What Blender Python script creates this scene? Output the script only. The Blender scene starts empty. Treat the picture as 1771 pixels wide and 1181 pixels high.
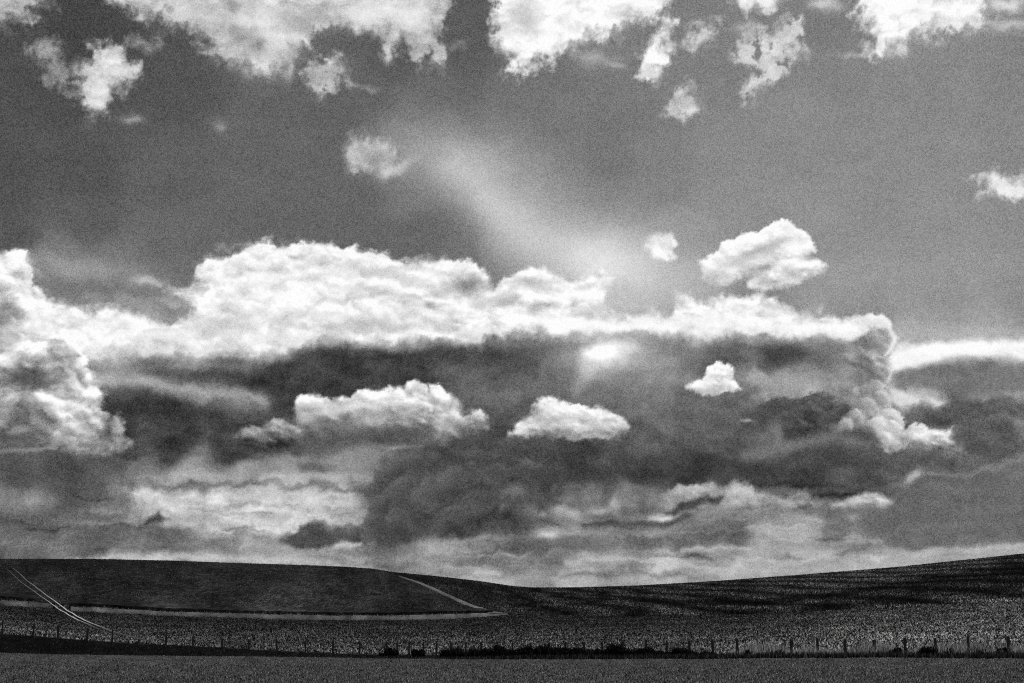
import bpy, math, random
import numpy as np

# ---------------------------------------------------------------- camera, world, sun, exposure
scene = bpy.context.scene
col = scene.collection
F_PIX = 2433.0                     # focal length, in units where the frame is 1771 wide
PITCH = math.atan2(1095.0 - 590.5, F_PIX)
CAM_Z = 1.7
K = F_PIX * math.pi / 180.0        # chart units per degree

cam_data = bpy.data.cameras.new('camera')
cam_data.sensor_width = 36.0
cam_data.lens = 36.0 * F_PIX / 1771.0
cam_data.clip_start = 0.1
cam_data.clip_end = 60000.0
cam = bpy.data.objects.new('camera', cam_data)
cam.location = (0, 0, CAM_Z)
cam.rotation_euler = (math.pi / 2 + PITCH, 0, 0)
col.objects.link(cam)
scene.camera = cam

SUN_AZ, SUN_EL = math.radians(14.0), math.radians(46.0)     # in front, high above the frame, a little to the right
world = bpy.data.worlds.new('World')
scene.world = world
world.use_nodes = True
wn, wl = world.node_tree.nodes, world.node_tree.links
wn.clear()
sky = wn.new('ShaderNodeTexSky'); sky.sky_type = 'NISHITA'; sky.sun_disc = False
sky.sun_elevation = SUN_EL; sky.sun_rotation = SUN_AZ
sky.air_density = 1.0; sky.dust_density = 1.0
sep = wn.new('ShaderNodeSeparateColor')                    # black-and-white film behind a red filter
bg = wn.new('ShaderNodeBackground'); bg.inputs['Strength'].default_value = 0.07
wo = wn.new('ShaderNodeOutputWorld')
wl.new(sky.outputs[0], sep.inputs[0]); wl.new(sep.outputs[0], bg.inputs['Color']); wl.new(bg.outputs[0], wo.inputs['Surface'])

sun_data = bpy.data.lights.new('sun', 'SUN')
sun_data.energy = 3.2; sun_data.angle = math.radians(0.6); sun_data.color = (1.0, 0.995, 0.985)
sun = bpy.data.objects.new('sun', sun_data)
sun.rotation_euler = (math.pi / 2 - SUN_EL, 0, math.pi - SUN_AZ)
sun.location = (0, 0, 60)
col.objects.link(sun)

scene.view_settings.view_transform = 'Standard'
scene.view_settings.look = 'None'
scene.view_settings.exposure = 0.0
scene.view_settings.gamma = 1.0
scene.render.engine = 'CYCLES'
scene.cycles.use_denoising = False
scene.cycles.filter_width = 1.0
scene.cycles.max_bounces = 5
scene.cycles.transparent_max_bounces = 8

# ---------------------------------------------------------------- helpers
def tag(o, label=None, cat=None, group=None, kind=None):
    if label: o['label'] = label
    if cat: o['category'] = cat
    if group: o['group'] = group
    if kind: o['kind'] = kind
    return o

def mesh_obj(name, V, F, mat, parent=None, smooth=False):
    """V (n,3) array; F (m,3) or (m,4) array of indices"""
    V = np.ascontiguousarray(V, np.float32); F = np.ascontiguousarray(F, np.int32)
    me = bpy.data.meshes.new(name)
    me.vertices.add(len(V)); me.vertices.foreach_set('co', V.ravel())
    n = F.shape[1]
    me.loops.add(F.size); me.loops.foreach_set('vertex_index', F.ravel())
    me.polygons.add(len(F))
    me.polygons.foreach_set('loop_start', np.arange(0, F.size, n, dtype=np.int32))
    if smooth: me.polygons.foreach_set('use_smooth', np.ones(len(F), bool))
    me.update(calc_edges=True)
    me.materials.append(mat)
    o = bpy.data.objects.new(name, me); col.objects.link(o)
    if parent: o.parent = parent
    return o

def add_attr(o, name, vals):
    a = o.data.attributes.new(name, 'FLOAT', 'POINT')
    a.data.foreach_set('value', np.ascontiguousarray(vals, np.float32).ravel())

def grid_faces(nr, nc):
    i = np.arange(nr - 1)[:, None] * nc + np.arange(nc - 1)[None, :]
    return np.stack([i, i + 1, i + nc + 1, i + nc], -1).reshape(-1, 4)

class NT:
    """small node-tree writer"""
    def __init__(s, name):
        s.m = bpy.data.materials.new(name); s.m.use_nodes = True
        s.t = s.m.node_tree; s.t.nodes.clear()
        s.out = s.t.nodes.new('ShaderNodeOutputMaterial')
    def n(s, typ, **kw):
        x = s.t.nodes.new(typ)
        for k, v in kw.items(): setattr(x, k, v)
        return x
    def l(s, a, b): s.t.links.new(a, b)
    def put(s, sock, v):
        if isinstance(v, (int, float)): sock.default_value = v
        elif isinstance(v, tuple): sock.default_value = v
        else: s.l(v, sock)
    def math(s, op, a, b=0.0, c=0.0, clamp=False):
        x = s.n('ShaderNodeMath', operation=op, use_clamp=clamp)
        s.put(x.inputs[0], a); s.put(x.inputs[1], b); s.put(x.inputs[2], c)
        return x.outputs[0]
    def attr(s, name):
        return s.n('ShaderNodeAttribute', attribute_name=name).outputs['Fac']
    def noise(s, scale, detail=2.0, rough=0.5, vec=None, dist=0.0):
        x = s.n('ShaderNodeTexNoise'); x.inputs['Scale'].default_value = scale
        x.inputs['Detail'].default_value = detail; x.inputs['Roughness'].default_value = rough
        x.inputs['Distortion'].default_value = dist
        if vec is not None: s.l(vec, x.inputs['Vector'])
        return x.outputs['Fac']
    def pos(s, sx=1.0, sy=1.0, sz=1.0):
        g = s.n('ShaderNodeNewGeometry'); mp = s.n('ShaderNodeVectorMath', operation='MULTIPLY')
        s.l(g.outputs['Position'], mp.inputs[0]); mp.inputs[1].default_value = (sx, sy, sz)
        return mp.outputs[0]
    def grey(s, v):
        c = s.n('ShaderNodeCombineColor')
        for i in range(3): s.put(c.inputs[i], v)
        return c.outputs[0]

GRAIN = 0.52         # strength of the film-like speckle added to the sky
GAIN_LAND = 0.78
GAIN_NEAR = 1.05

# ---------------------------------------------------------------- sky: cloud painting in azimuth / elevation
def pix_dir(x, y):
    """unit direction of a point given in frame units (1771 x 1181)"""
    x = np.asarray(x, float); y = np.asarray(y, float)
    r = x - 885.5; u = 590.5 - y
    cy = F_PIX * math.cos(PITCH) - u * math.sin(PITCH)
    cz = F_PIX * math.sin(PITCH) + u * math.cos(PITCH)
    n = np.sqrt(r * r + cy * cy + cz * cz)
    return r / n, cy / n, cz / n

def chart(x, y):
    dx, dy, dz = pix_dir(x, y)
    return np.degrees(np.arctan2(dx, dy)) * K, -np.degrees(np.arcsin(dz)) * K

_rs = np.random.RandomState(7)
_P = _rs.permutation(256); _P = np.concatenate([_P, _P, _P])
_A = _rs.rand(256) * 2 * math.pi
_GX, _GY = np.cos(_A).astype(np.float32), np.sin(_A).astype(np.float32)
_JX, _JY = _rs.rand(256).astype(np.float32), _rs.rand(256).astype(np.float32)

def perlin(x, y, seed=0):
    xi = np.floor(x).astype(np.int32); yi = np.floor(y).astype(np.int32)
    fx = (x - xi).astype(np.float32); fy = (y - yi).astype(np.float32)
    def g(ix, iy):
        h = _P[(_P[(xi + ix + seed * 17) & 255] + yi + iy) & 255]
        return _GX[h] * (fx - ix) + _GY[h] * (fy - iy)
    sx = fx * fx * fx * (fx * (fx * 6 - 15) + 10); sy = fy * fy * fy * (fy * (fy * 6 - 15) + 10)
    a = g(0, 0); b = g(1, 0); c = g(0, 1); d = g(1, 1)
    return ((a + (b - a) * sx) * (1 - sy) + (c + (d - c) * sx) * sy) * 1.5

def fbm(x, y, scale, octv=5, seed=0, gain=0.5, lac=2.03):
    v = 0; a = 1.0; t = 0; x = x / scale; y = y / scale
    for o in range(octv):
        v = v + a * perlin(x + o * 13.7, y + o * 7.3, seed + o); t += a
        a *= gain; x = x * lac; y = y * lac
    return v / t

def cells(x, y, seed=0):
    """rounded cellular bumps, 1 in the middle of a cell"""
    xi = np.floor(x).astype(np.int32); yi = np.floor(y).astype(np.int32)
    fx = (x - xi).astype(np.float32); fy = (y - yi).astype(np.float32)
    m = np.full(x.shape, 9.0, np.float32)
    for ix in (-1, 0, 1):
        for iy in (-1, 0, 1):
            h = _P[(_P[(xi + ix + seed * 31) & 255] + yi + iy) & 255]
            dx = ix + _JX[h] - fx; dy = iy + _JY[h] - fy
            m = np.minimum(m, dx * dx + dy * dy)
    return 1 - np.minimum(m, 1.2) * 0.9

def billow(x, y, scale, octv=4, seed=0, gain=0.52):
    v = 0; a = 1.0; t = 0; x = x / scale; y = y / scale
    for o in range(octv):
        v = v + a * cells(x + o * 5.1, y + o * 9.2, seed + o); t += a
        a *= gain; x = x * 2.05; y = y * 2.05
    return v / t - 0.62

def sstep(a, b, v):
    t = np.clip((v - a) / (b - a), 0, 1); return t * t * (3 - 2 * t)

def poly_sd(px, py, X, Y):
    """signed distance to a closed polygon, positive inside"""
    n = len(px); d = np.full(X.shape, 1e12, np.float32); ins = np.zeros(X.shape, bool)
    for i in range(n):
        ax, ay = px[i], py[i]; bx, by = px[(i + 1) % n], py[(i + 1) % n]
        ex, ey = bx - ax, by - ay; L = ex * ex + ey * ey + 1e-9
        t = np.clip(((X - ax) * ex + (Y - ay) * ey) / L, 0, 1)
        d = np.minimum(d, (X - ax - t * ex) ** 2 + (Y - ay - t * ey) ** 2)
        if abs(ey) > 1e-9:
            c = ((ay > Y) != (by > Y)) & (X < ex * (Y - ay) / ey + ax)
            ins ^= c
    d = np.sqrt(d); return np.where(ins, d, -d)

class SkyPaint:
    """clouds laid over one another on the chart (U to the right, V downwards)"""
    def __init__(s, U, V):
        s.U, s.V = U.astype(np.float32), V.astype(np.float32)
        s.wx = fbm(s.U, s.V, 46, 5, 1, 0.55); s.wy = fbm(s.U, s.V, 46, 5, 11, 0.55)       # ragged warp
        s.sx = fbm(s.U, s.V * 1.7, 120, 4, 21); s.sy = fbm(s.U, s.V * 1.7, 120, 4, 31)   # broad warp
        s.bil = billow(s.U + 8 * s.wx, s.V + 8 * s.wy, 34, 5, 3)
        s.bil2 = billow(s.U + 6 * s.wx, s.V * 1.25 + 6 * s.wy, 15, 4, 5)
        s.str = fbm(s.U / 2.6 + 10 * s.wx, s.V + 12 * s.wy, 26, 5, 41)                  # streaky
        s.fine = fbm(s.U, s.V, 13, 4, 51, 0.6)
        s.bil3 = billow(s.U + 4 * s.wx, s.V + 4 * s.wy, 6.5, 2, 8)
        s.rag = fbm(s.U + 14 * s.wx, s.V + 14 * s.wy, 30, 6, 61, 0.62)
        s.mod = fbm(s.U / 1.7 + 12 * s.wx, s.V + 9 * s.wy, 30, 5, 71, 0.55) * 2.0
        s.mod2 = fbm(s.U / 2.2 + 14 * s.wx, s.V + 10 * s.wy, 24, 4, 81, 0.5) * 2.6
        s.tone = np.full(U.shape, 100.0, np.float32); s._b = {}
    def base(s, pts, sigma):
        """smooth tone through control points"""
        P = np.array(pts, float); cu, cv = chart(P[:, 0], P[:, 1])
        x = s.U + 26 * s.sx; y = s.V + 18 * s.sy
        num = np.zeros_like(s.U); den = np.zeros_like(s.U) + 1e-9
        for i in range(len(P)):
            d2 = ((x - cu[i]) ** 2 + (y - cv[i]) ** 2)
            w = 1.0 / (d2 / sigma ** 2 + 0.35) ** 2.2
            num += w * P[i, 2]; den += w
        return num / den
    def bumps(s, light):
        """slope of the billows away from the light"""
        if light not in s._b:
            def H(u, v):
                f = lambda sc, o, sd: billow(u, v * 1.2, sc, o, sd, 0.5)
                return 1.0 * f(58, 1, 3) + 0.45 * f(27, 1, 13) + 0.2 * f(12, 2, 23)
            u = s.U + 10 * s.wx; v = s.V + 10 * s.wy
            s._b[light] = np.clip((H(u + light[0] * 7, v + light[1] * 7) - H(u, v)) * 4.0, -1.3, 1.3)
        return s._b[light]
    def region(s, cu, cv, m):
        return (s.U > cu.min() - m) & (s.U < cu.max() + m) & (s.V > cv.min() - m) & (s.V < cv.max() + m)
    def poly(s, pts, tone, soft=3.0, warp=8.0, puff=6.0, alpha=1.0, relief=18.0, base=None, light=(0.25, -1.0),
             rim=0.0, depth=0.0, streak=0.0, bsoft=None, fine=0.0, holes=0.0, dome=0.0, core=0.0, flat=False, lfade=None, pf=None):
        """a cloud: outline, tone at its top, tone at its base, billows shaded from the light's side"""
        P = np.array(pts, float); cu, cv = chart(P[:, 0], P[:, 1])
        k = s.region(cu, cv, 50 + soft * 2 + warp)
        if not k.any(): return
        U, V = s.U[k], s.V[k]
        wu, wv = U + warp * s.wx[k], V + warp * s.wy[k]
        d0 = poly_sd(cu, cv, wu, wv)
        b = 0.65 * s.bil[k] + 0.5 * s.bil2[k] + 0.3 * s.bil3[k]
        vt = np.clip((V - cv.min()) / max(cv.max() - cv.min(), 1), 0, 1)
        fl = 1 - (0.75 * sstep(0.55, 0.9, vt) if flat else 0)
        d = d0 - 1.5 + puff * b * 2.4 * fl + fine * fl * (s.fine[k] * 16 + s.rag[k] * 34) + 3.0 * s.fine[k] * fl
        sf = soft if bsoft is None else soft + (bsoft - soft) * vt
        sf = sf * (1 + 1.4 * sstep(-0.05, 0.45, s.sx[k] + s.wy[k])) + 5 * fine
        a = sstep(-sf, sf, d) * alpha
        if lfade:
            u0, u1 = chart(np.array(lfade, float), np.array([620., 620.]))[0]; a = a * sstep(u0, u1, U + 12 * s.wx[k])
        if core: a = a * (1 - core * np.exp(-np.clip(d, 0, None) / 16) * (0.8 + 0.9 * s.rag[k] + .5 * s.fine[k]))
        if holes: a = a * sstep(-0.25, 0.15, s.wx[k] + s.fine[k] * .6 + s.rag[k] + 0.45 - holes)
        t = tone + ((base - tone) * sstep(0.15, 0.95, vt + 0.25 * s.wy[k]) if base is not None else 0)
        if relief:
            q = s.bumps(light)[k]
            t = t - relief * q
            if dome:
                g = (poly_sd(cu, cv, wu + light[0] * 7, wv + light[1] * 7) - d0) / 7
                t = t - dome * g * np.exp(-np.clip(d0, 0, None) / 22)
            t = t + relief * (1.1 * s.mod[k] - 0.7 * sstep(0.1, 0.75, s.mod2[k]))
        if rim: t = t + rim * np.exp(-np.clip(d, 0, None) / 7.0)
        if depth: t = t - depth * sstep(3, 40, d) * (0.5 + s.wx[k])
        if streak: t = t + streak * s.str[k] * 2
        c = s.tone[k]; s.tone[k] = c + (t - c) * a
        if pf: s.puffs(pts, *pf, light=(light[0] * .9, light[1] * .95) if abs(light[0]) < .95 else (.9, -.4))
    def blob(s, x, y, rx, ry, tone, alpha=1.0, rot=0.0, warp=14.0, hard=0.0, add=False, streak=0.0):
        cu, cv = chart(x, y); r = max(rx, ry) * 2.4 + warp
        k = (abs(s.U - cu) < r) & (abs(s.V - cv) < r)
        if not k.any(): return
        u = s.U[k] - cu + warp * s.wx[k]; v = s.V[k] - cv + warp * 0.8 * s.wy[k]
        c_, s_ = math.cos(math.radians(rot)), math.sin(math.radians(rot))
        q = np.sqrt(((u * c_ + v * s_) / rx) ** 2 + ((-u * s_ + v * c_) / ry) ** 2)
        a = np.exp(-q ** (2 + 4 * hard) * 0.8) * alpha
        c = s.tone[k]
        t = tone + streak * s.str[k] * 2
        s.tone[k] = c + t * a if add else c + (t - c) * a
    def stroke(s, pts, tone, alpha=1.0, warp=8.0, add=False, hard=0.0, streak=0.0):
        """soft band along points (x, y, half width)"""
        P = np.array(pts, float); cu, cv = chart(P[:, 0], P[:, 1]); W = P[:, 2]
        k = s.region(cu, cv, W.max() * 2.6 + warp)
        if not k.any(): return
        U = s.U[k] + warp * s.wx[k]; V = s.V[k] + warp * s.wy[k]
        best = np.full(U.shape, 1e9, np.float32)
        for i in range(len(P) - 1):
            ex, ey = cu[i + 1] - cu[i], cv[i + 1] - cv[i]
            t = np.clip(((U - cu[i]) * ex + (V - cv[i]) * ey) / (ex * ex + ey * ey), 0, 1)
            w = W[i] + (W[i + 1] - W[i]) * t
            best = np.minimum(best, np.hypot(U - cu[i] - t * ex, V - cv[i] - t * ey) / w)
        a = np.exp(-best ** (2 + 3 * hard) * 0.9) * alpha
        c = s.tone[k]; t = tone + streak * s.str[k] * 2
        s.tone[k] = c + t * a if add else c + (t - c) * a

    def ball(s, cu, cv, r, amp, light, base=None, alpha=1.0, edge=0.16):
        k = (abs(s.U - cu) < r * 1.5) & (abs(s.V - cv) < r * 1.5)
        if not k.any(): return
        wr = 0.34 * r
        u = (s.U[k] - cu + wr * (s.wx[k] + .5 * s.rag[k])) / r; v = (s.V[k] - cv + wr * (s.wy[k] + .5 * s.fine[k])) / r
        q = np.hypot(u, v) + 0.22 * s.bil3[k] * min(1.0, 9.0 / r)
        g = u * light[0] + v * light[1]                       # towards the light
        a = sstep(1.0 + edge, 1.0 - edge, q) * sstep(-0.75, 0.45, g) * alpha
        if base is None: s.tone[k] += a * amp * (1.45 * g - 0.55)
        else:
            t = base + amp * (1.3 * g - 0.3); c = s.tone[k]; s.tone[k] = c + (t - c) * a
    def puffs(s, pts, n, rmin, rmax, amp, light=(0.3, -0.95), seed=1, inset=0.4, squash=1.0):
        P = np.array(pts, float); cu, cv = chart(P[:, 0], P[:, 1]); rs = np.random.RandomState(seed)
        L = []
        tries = rs.rand(n * 6, 3); uu = cu.min() + tries[:, 0] * (cu.max() - cu.min()); vv = cv.min() + tries[:, 1] * (cv.max() - cv.min())
        rr = rmin + (rmax - rmin) * tries[:, 2] ** 1.8
        d = poly_sd(cu, cv, uu, vv)
        k = np.where(d > rr * inset)[0][:n]
        for i in k[np.argsort(vv[k] + 0.6 * rr[k])]: s.ball(uu[i], vv[i], rr[i], amp * (0.6 + 0.8 * tries[i, 0] % 1), light)
    def lobes(s, L, amp, light, base=None, alpha=1.0, scale=1.0):
        for x, y, r in L:
            cu, cv = chart(x, y); s.ball(float(cu), float(cv), r * scale, amp, light, base, alpha)

def paint_sky(U, V):
    S = SkyPaint(U, V)
    # clear sky and the soft masses of the lower sky, as (x, y, tone)
    S.tone = S.base([
        (0,0,72),(150,40,70),(300,150,82),(60,150,78),(0,300,80),(150,300,82),(300,300,94),(450,250,98),(600,170,95),(750,180,100),
        (820,60,88),(700,90,88),(900,170,108),(1050,150,112),(1050,250,108),(1150,300,118),(1250,250,122),(1400,200,124),(1600,150,122),(1771,120,118),
        (1250,350,128),(1500,330,126),(1650,250,124),(1771,250,122),(1100,120,112),(1250,120,115),(1430,60,112),(1440,120,118),
        (0,400,84),(150,380,92),(100,450,118),(200,460,112),(300,420,100),(250,500,118),(320,470,108),(450,350,98),(600,360,98),(600,410,98),
        (740,400,98),(800,430,104),(720,330,112),(850,440,118),(1200,400,135),(1100,480,150),(1200,480,150),(1450,400,130),(1600,400,130),(1771,400,128),
        (1450,500,138),(1600,500,136),(1771,500,134),(1600,560,150),(1700,570,150),(1420,530,140),
        (200,630,110),(300,640,84),(400,640,74),(500,640,68),(600,630,64),(700,620,66),(820,610,72),(900,620,84),(1000,595,96),(960,650,100),
        (880,680,106),(800,660,92),(820,700,96),(900,720,78),(880,760,78),(980,680,100),(1080,670,112),(1150,640,138),(1150,600,112),(1130,700,118),(1200,700,108),
        (1200,600,108),(1260,610,92),(1350,610,78),(1430,620,82),(1300,640,122),(1350,660,150),(1420,660,170),(1460,640,120),(1240,720,100),
        (160,690,88),(200,720,68),(300,720,62),(400,715,70),(460,700,80),(300,780,58),(400,790,64),(220,790,62),(520,790,88),(560,770,90),
        (1100,760,86),(1000,780,74),(900,800,72),(1000,815,68),(1100,820,70),(1200,810,66),(1300,820,70),(1400,840,68),(1300,770,92),(1200,760,92),(1430,800,76),(1480,790,84),(1500,820,80),
        (0,800,80),(100,800,80),(150,840,76),(40,830,100),(0,870,130),(60,850,140),(200,830,120),(150,900,104),(60,920,100),(0,950,112),(200,920,106),(120,950,106),(250,930,105),
        (250,850,160),(230,810,120),(320,815,155),(420,810,150),(300,870,188),(400,870,194),(500,860,204),(600,870,204),(600,800,150),(500,810,150),(640,800,140),
        (350,920,150),(300,940,112),(400,935,130),(420,900,190),(500,890,200),(470,950,150),(350,960,160),(100,965,130),(250,963,175),(450,970,160),
        (560,960,140),(650,960,126),(700,980,140),(750,950,158),(620,985,150),(800,970,150),(850,960,130),(850,1000,165),(750,1000,160),(900,1010,165),
        (900,940,112),(1000,940,112),(950,960,128),(1100,940,116),(1000,975,165),(1080,965,150),(1150,985,180),(1000,1005,170),
        (700,850,74),(750,840,92),(700,900,80),(800,880,84),(850,850,92),(660,870,84),(820,820,84),(900,870,100),(950,860,88),(1000,860,104),(1100,860,120),
        (1200,900,130),(1200,935,104),(1270,930,102),(1330,900,140),(1330,930,165),(1400,920,155),(1450,905,112),(1480,930,128),(1250,960,150),(1300,980,172),(1400,970,172),
        (1550,900,108),(1650,850,108),(1740,850,118),(1700,900,116),(1600,930,108),(1600,830,96),(1700,800,110),(1771,780,135),(1771,900,128),(1560,860,104),
        (1500,980,172),(1600,965,172),(1700,950,160),(1771,945,152),(1560,780,96),(1680,760,86),(1640,720,96),(1730,710,104),(1771,720,140),
        (1600,660,128),(1700,655,120),(1771,650,130),(1560,690,150),(1050,625,150)], 26)
    clear = 1 - sstep(chart(885, 470)[1], chart(885, 640)[1], S.V)
    S.tone += clear * (6 + 8 * sstep(-200, 500, S.U))
    # streaks close to the horizon and a faint mottling everywhere
    low = sstep(chart(885, 800)[1], chart(885, 900)[1], S.V)
    S.tone += S.str * (4 + 34 * low) + S.sx * 5
    mid = sstep(chart(885, 575)[1], chart(885, 640)[1], S.V)
    S.tone += mid * (S.mod2 * 7 + S.mod * 5 + S.sy * 16 + S.sx * 12)
    # the shaft of light
    S.stroke([(690,250,50),(780,290,56),(870,360,64),(970,430,96),(1080,490,100)], 30, 1.0, 6, add=True)
    S.stroke([(790,296,40),(850,350,46),(930,414,66),(1020,470,70)], 27, 1.0, 3, add=True)
    S.stroke([(835,350,30),(900,406,42),(980,460,50)], 12, 1.0, 2, add=True)
    S.blob(800, 250, 110, 46, 24, 1, 15, add=True, warp=24); S.blob(900, 290, 90, 60, 16, 1, 20, add=True, warp=30); S.blob(1100, 490, 120, 60, 14, 1, 20, add=True, warp=20)
    # high thin scraps
    for x, y, rx, ry, t, a in [(230,205,14,9,60,1),(375,216,10,8,45,1),(262,488,24,7,55,1),(180,470,60,14,22,1),(110,455,60,16,20,1),(1412,534,10,9,45,1),
            (1475,95,26,4,32,1),(640,150,14,6,35,1),(610,146,12,5,45,1),(505,115,7,20,60,1),(870,35,14,18,20,1),(1030,100,26,14,45,1),(1065,110,12,8,36,1),
            (790,75,16,6,26,1),(1290,45,18,10,45,1),(1425,8,24,10,70,1),(1560,88,12,8,55,1),(1625,75,14,6,35,1),(1750,42,40,8,55,1),(1745,6,28,10,85,1)]:
        S.blob(x, y, rx, ry, t, a, add=True, warp=22)
    hi = dict(light=(0.1, 1.0), relief=18, soft=8, warp=24, puff=4, fine=.8, core=.42)
    S.poly([(-60,-60),(100,-60),(80,0),(58,15),(58,36),(40,32),(20,48),(0,42),(-60,40)], 196, **hi)
    S.poly([(44,88),(68,75),(88,62),(102,81),(105,98),(125,115),(115,136),(95,153),(84,139),(85,112),(68,94)], 182, alpha=.8, **hi)
    S.poly([(136,125),(166,102),(159,85),(176,68),(203,78),(220,95),(222,104),(242,108),(234,129),(217,149),(200,166),(175,197),(156,199),(136,178),(125,149)], 226, **hi)
    S.poly([(227,75),(244,66),(261,75),(268,58),(282,60),(287,75),(271,85),(250,91)], 168, alpha=.8, **hi)
    S.poly([(180,-60),(195,0),(215,12),(240,20),(280,28),(310,45),(335,52),(350,75),(372,98),(400,108),(440,116),(470,126),(482,112),(500,100),(520,76),(545,60),(570,50),
            (600,44),(640,48),(660,70),(668,104),(684,92),(700,78),(720,108),(736,84),(750,112),(764,110),(764,60),(772,20),(790,-60)], 204, streak=26, **hi)
    for x, y, rx, ry, t, a in [(460,70,46,40,226,.8),(640,24,60,20,236,.8),(405,60,30,22,112,.55),(445,82,16,12,96,.6),(540,30,60,16,160,.6),(690,30,40,22,222,.6),(330,20,60,18,212,.6),
            (400,12,18,12,110,.5),(600,70,26,12,92,.3),(660,60,20,16,110,.4)]: S.blob(x, y, rx, ry, t, a, warp=26)
    S.poly([(535,129),(539,108),(558,91),(576,89),(598,102),(596,120),(600,140),(575,160),(556,165),(541,151)], 205, holes=.15, **hi)
    S.poly([(850,-60),(858,0),(851,22),(853,68),(862,90),(884,94),(873,122),(896,126),(920,116),(946,106),(966,88),(985,96),(1007,76),(1027,64),(1061,54),(1078,57),(1080,44),
            (1105,34),(1132,27),(1153,14),(1170,-60)], 250, streak=10, **hi)
    for x, y, rx, ry, t, a in [(905,28,28,22,176,.7),(886,88,14,7,120,.6),(940,60,20,12,215,.4)]: S.blob(x, y, rx, ry, t, a, warp=20)
    S.poly([(1104,122),(1109,85),(1122,62),(1139,40),(1154,36),(1153,61),(1157,95),(1147,119),(1132,137),(1111,134)], 248, **hi)
    S.poly([(1168,80),(1191,54),(1212,40),(1237,35),(1246,52),(1239,68),(1216,76),(1191,87)], 214, alpha=.9, **hi)
    S.poly([(1268,98),(1290,71),(1307,51),(1322,43),(1337,56),(1354,33),(1379,36),(1387,62),(1376,80),(1396,98),(1356,105),(1346,134),(1308,156),(1284,178),(1279,160),(1297,139),
            (1314,124),(1280,110)], 220, alpha=.92, holes=.22, **hi)
    S.poly([(1160,190),(1163,166),(1171,142),(1190,149),(1209,166),(1205,190),(1187,200)], 210, alpha=.9, **hi)
    S.poly([(1262,-60),(1268,0),(1290,13),(1320,16),(1352,9),(1366,-60)], 240, **hi)
    S.poly([(1474,-60),(1474,14),(1492,37),(1504,54),(1520,61),(1496,88),(1518,92),(1544,78),(1571,70),(1596,54),(1646,52),(1687,46),(1714,33),(1714,-60)], 246, **hi)
    S.poly([(600,268),(607,247),(626,241),(668,250),(682,271),(672,288),(640,294),(607,288)], 196, soft=7, warp=10, puff=6, relief=20, light=(-1,-.3), fine=.5, core=.25)
    S.blob(650,274,18,11,138,.7); S.blob(612,262,10,14,206,.5)
    S.blob(672,299,20,7,214,.8,-12,warp=14); S.blob(694,288,16,7,206,.7,-30,warp=14); S.blob(718,275,22,8,168,.6,-20,warp=18); S.blob(748,266,24,8,150,.5,-20,warp=18)
    S.poly([(1683,300),(1716,297),(1780,316),(1830,318),(1830,342),(1770,341),(1730,342),(1692,337),(1714,325)], 226, soft=8, warp=16, puff=2, relief=6, fine=.5)
    # left distant veil
    S.stroke([(80,520,14),(160,518,14),(260,530,18),(330,520,18)], 138, .7, 16, streak=12)
    # the great white bank: body, then its dark foot
    S.poly([(60,525),(88,531),(125,532),(159,537),(183,534),(217,544),(244,549),(271,560),(305,556),(322,548),(336,538),(330,520),(300,502),(330,496),(356,490),(340,475),(340,458),(373,450),
            (407,440),(434,427),(451,420),(475,424),(508,421),(542,426),(576,427),(617,424),(626,438),(648,432),(671,433),(680,451),(690,449),(709,460),(739,453),(770,449),(807,451),
            (834,461),(840,478),(852,500),(862,492),(881,478),(905,467),(929,465),(949,474),(970,482),(990,494),(1007,478),(1027,470),(1047,471),(1059,482),(1054,499),(1042,518),(1048,535),
            (1064,546),(1098,546),(1132,543),(1166,542),(1186,534),(1170,516),(1192,517),(1208,528),(1232,529),(1240,517),(1259,513),(1283,510),(1317,512),(1341,522),(1364,534),(1374,547),(1384,555),
            (1408,554),(1442,548),(1462,553),(1483,554),(1510,552),(1510,588),(1476,590),(1408,586),(1374,584),(1313,584),(1246,581),(1222,586),(1171,582),(1115,571),(1064,574),(1014,584),
            (990,584),(963,580),(895,576),(861,580),(827,588),(793,592),(760,588),(726,594),(658,598),(617,594),(590,590),(559,584),(540,592),(508,602),(475,618),(451,626),(434,622),(407,615),
            (356,618),(339,632),(305,618),(237,616),(210,628),(169,626),(130,622),(60,640)], 238, pf=(420, 7, 34, 19), soft=3.5, warp=13, puff=6, relief=16, bsoft=13, streak=14, light=(0.1,-1), fine=.22, flat=True)
    S.stroke([(100,628,9),(220,630,9),(340,632,8),(450,628,9),(560,590,9),(700,600,9),(860,590,9),(1000,588,9),(1120,580,9),(1300,590,9),(1440,592,9)], 150, .45, 18, streak=20)
    for x, y, rx, ry, t, a in [(812,496,30,17,124,.85),(770,505,22,9,170,.5),(375,562,40,12,204,.5),(300,585,50,12,212,.5),(445,540,50,10,216,.5),(560,545,60,12,214,.45),(620,500,50,8,214,.4),
            (640,552,50,10,196,.55),(700,560,30,7,200,.5),(880,520,18,8,170,.5),(930,492,34,6,208,.5),(1010,500,18,10,214,.5),(640,470,34,6,176,.5),(720,490,40,7,196,.5),(605,462,20,6,200,.4),
            (220,560,60,10,228,.5),(480,580,60,10,218,.5),(790,575,60,7,224,.3),(1190,532,14,6,190,.5),(1260,540,40,6,228,.4),(250,605,60,8,205,.5),(400,598,40,8,205,.5)]:
        S.blob(x, y, rx, ry, t, a, warp=22, streak=6)
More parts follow.
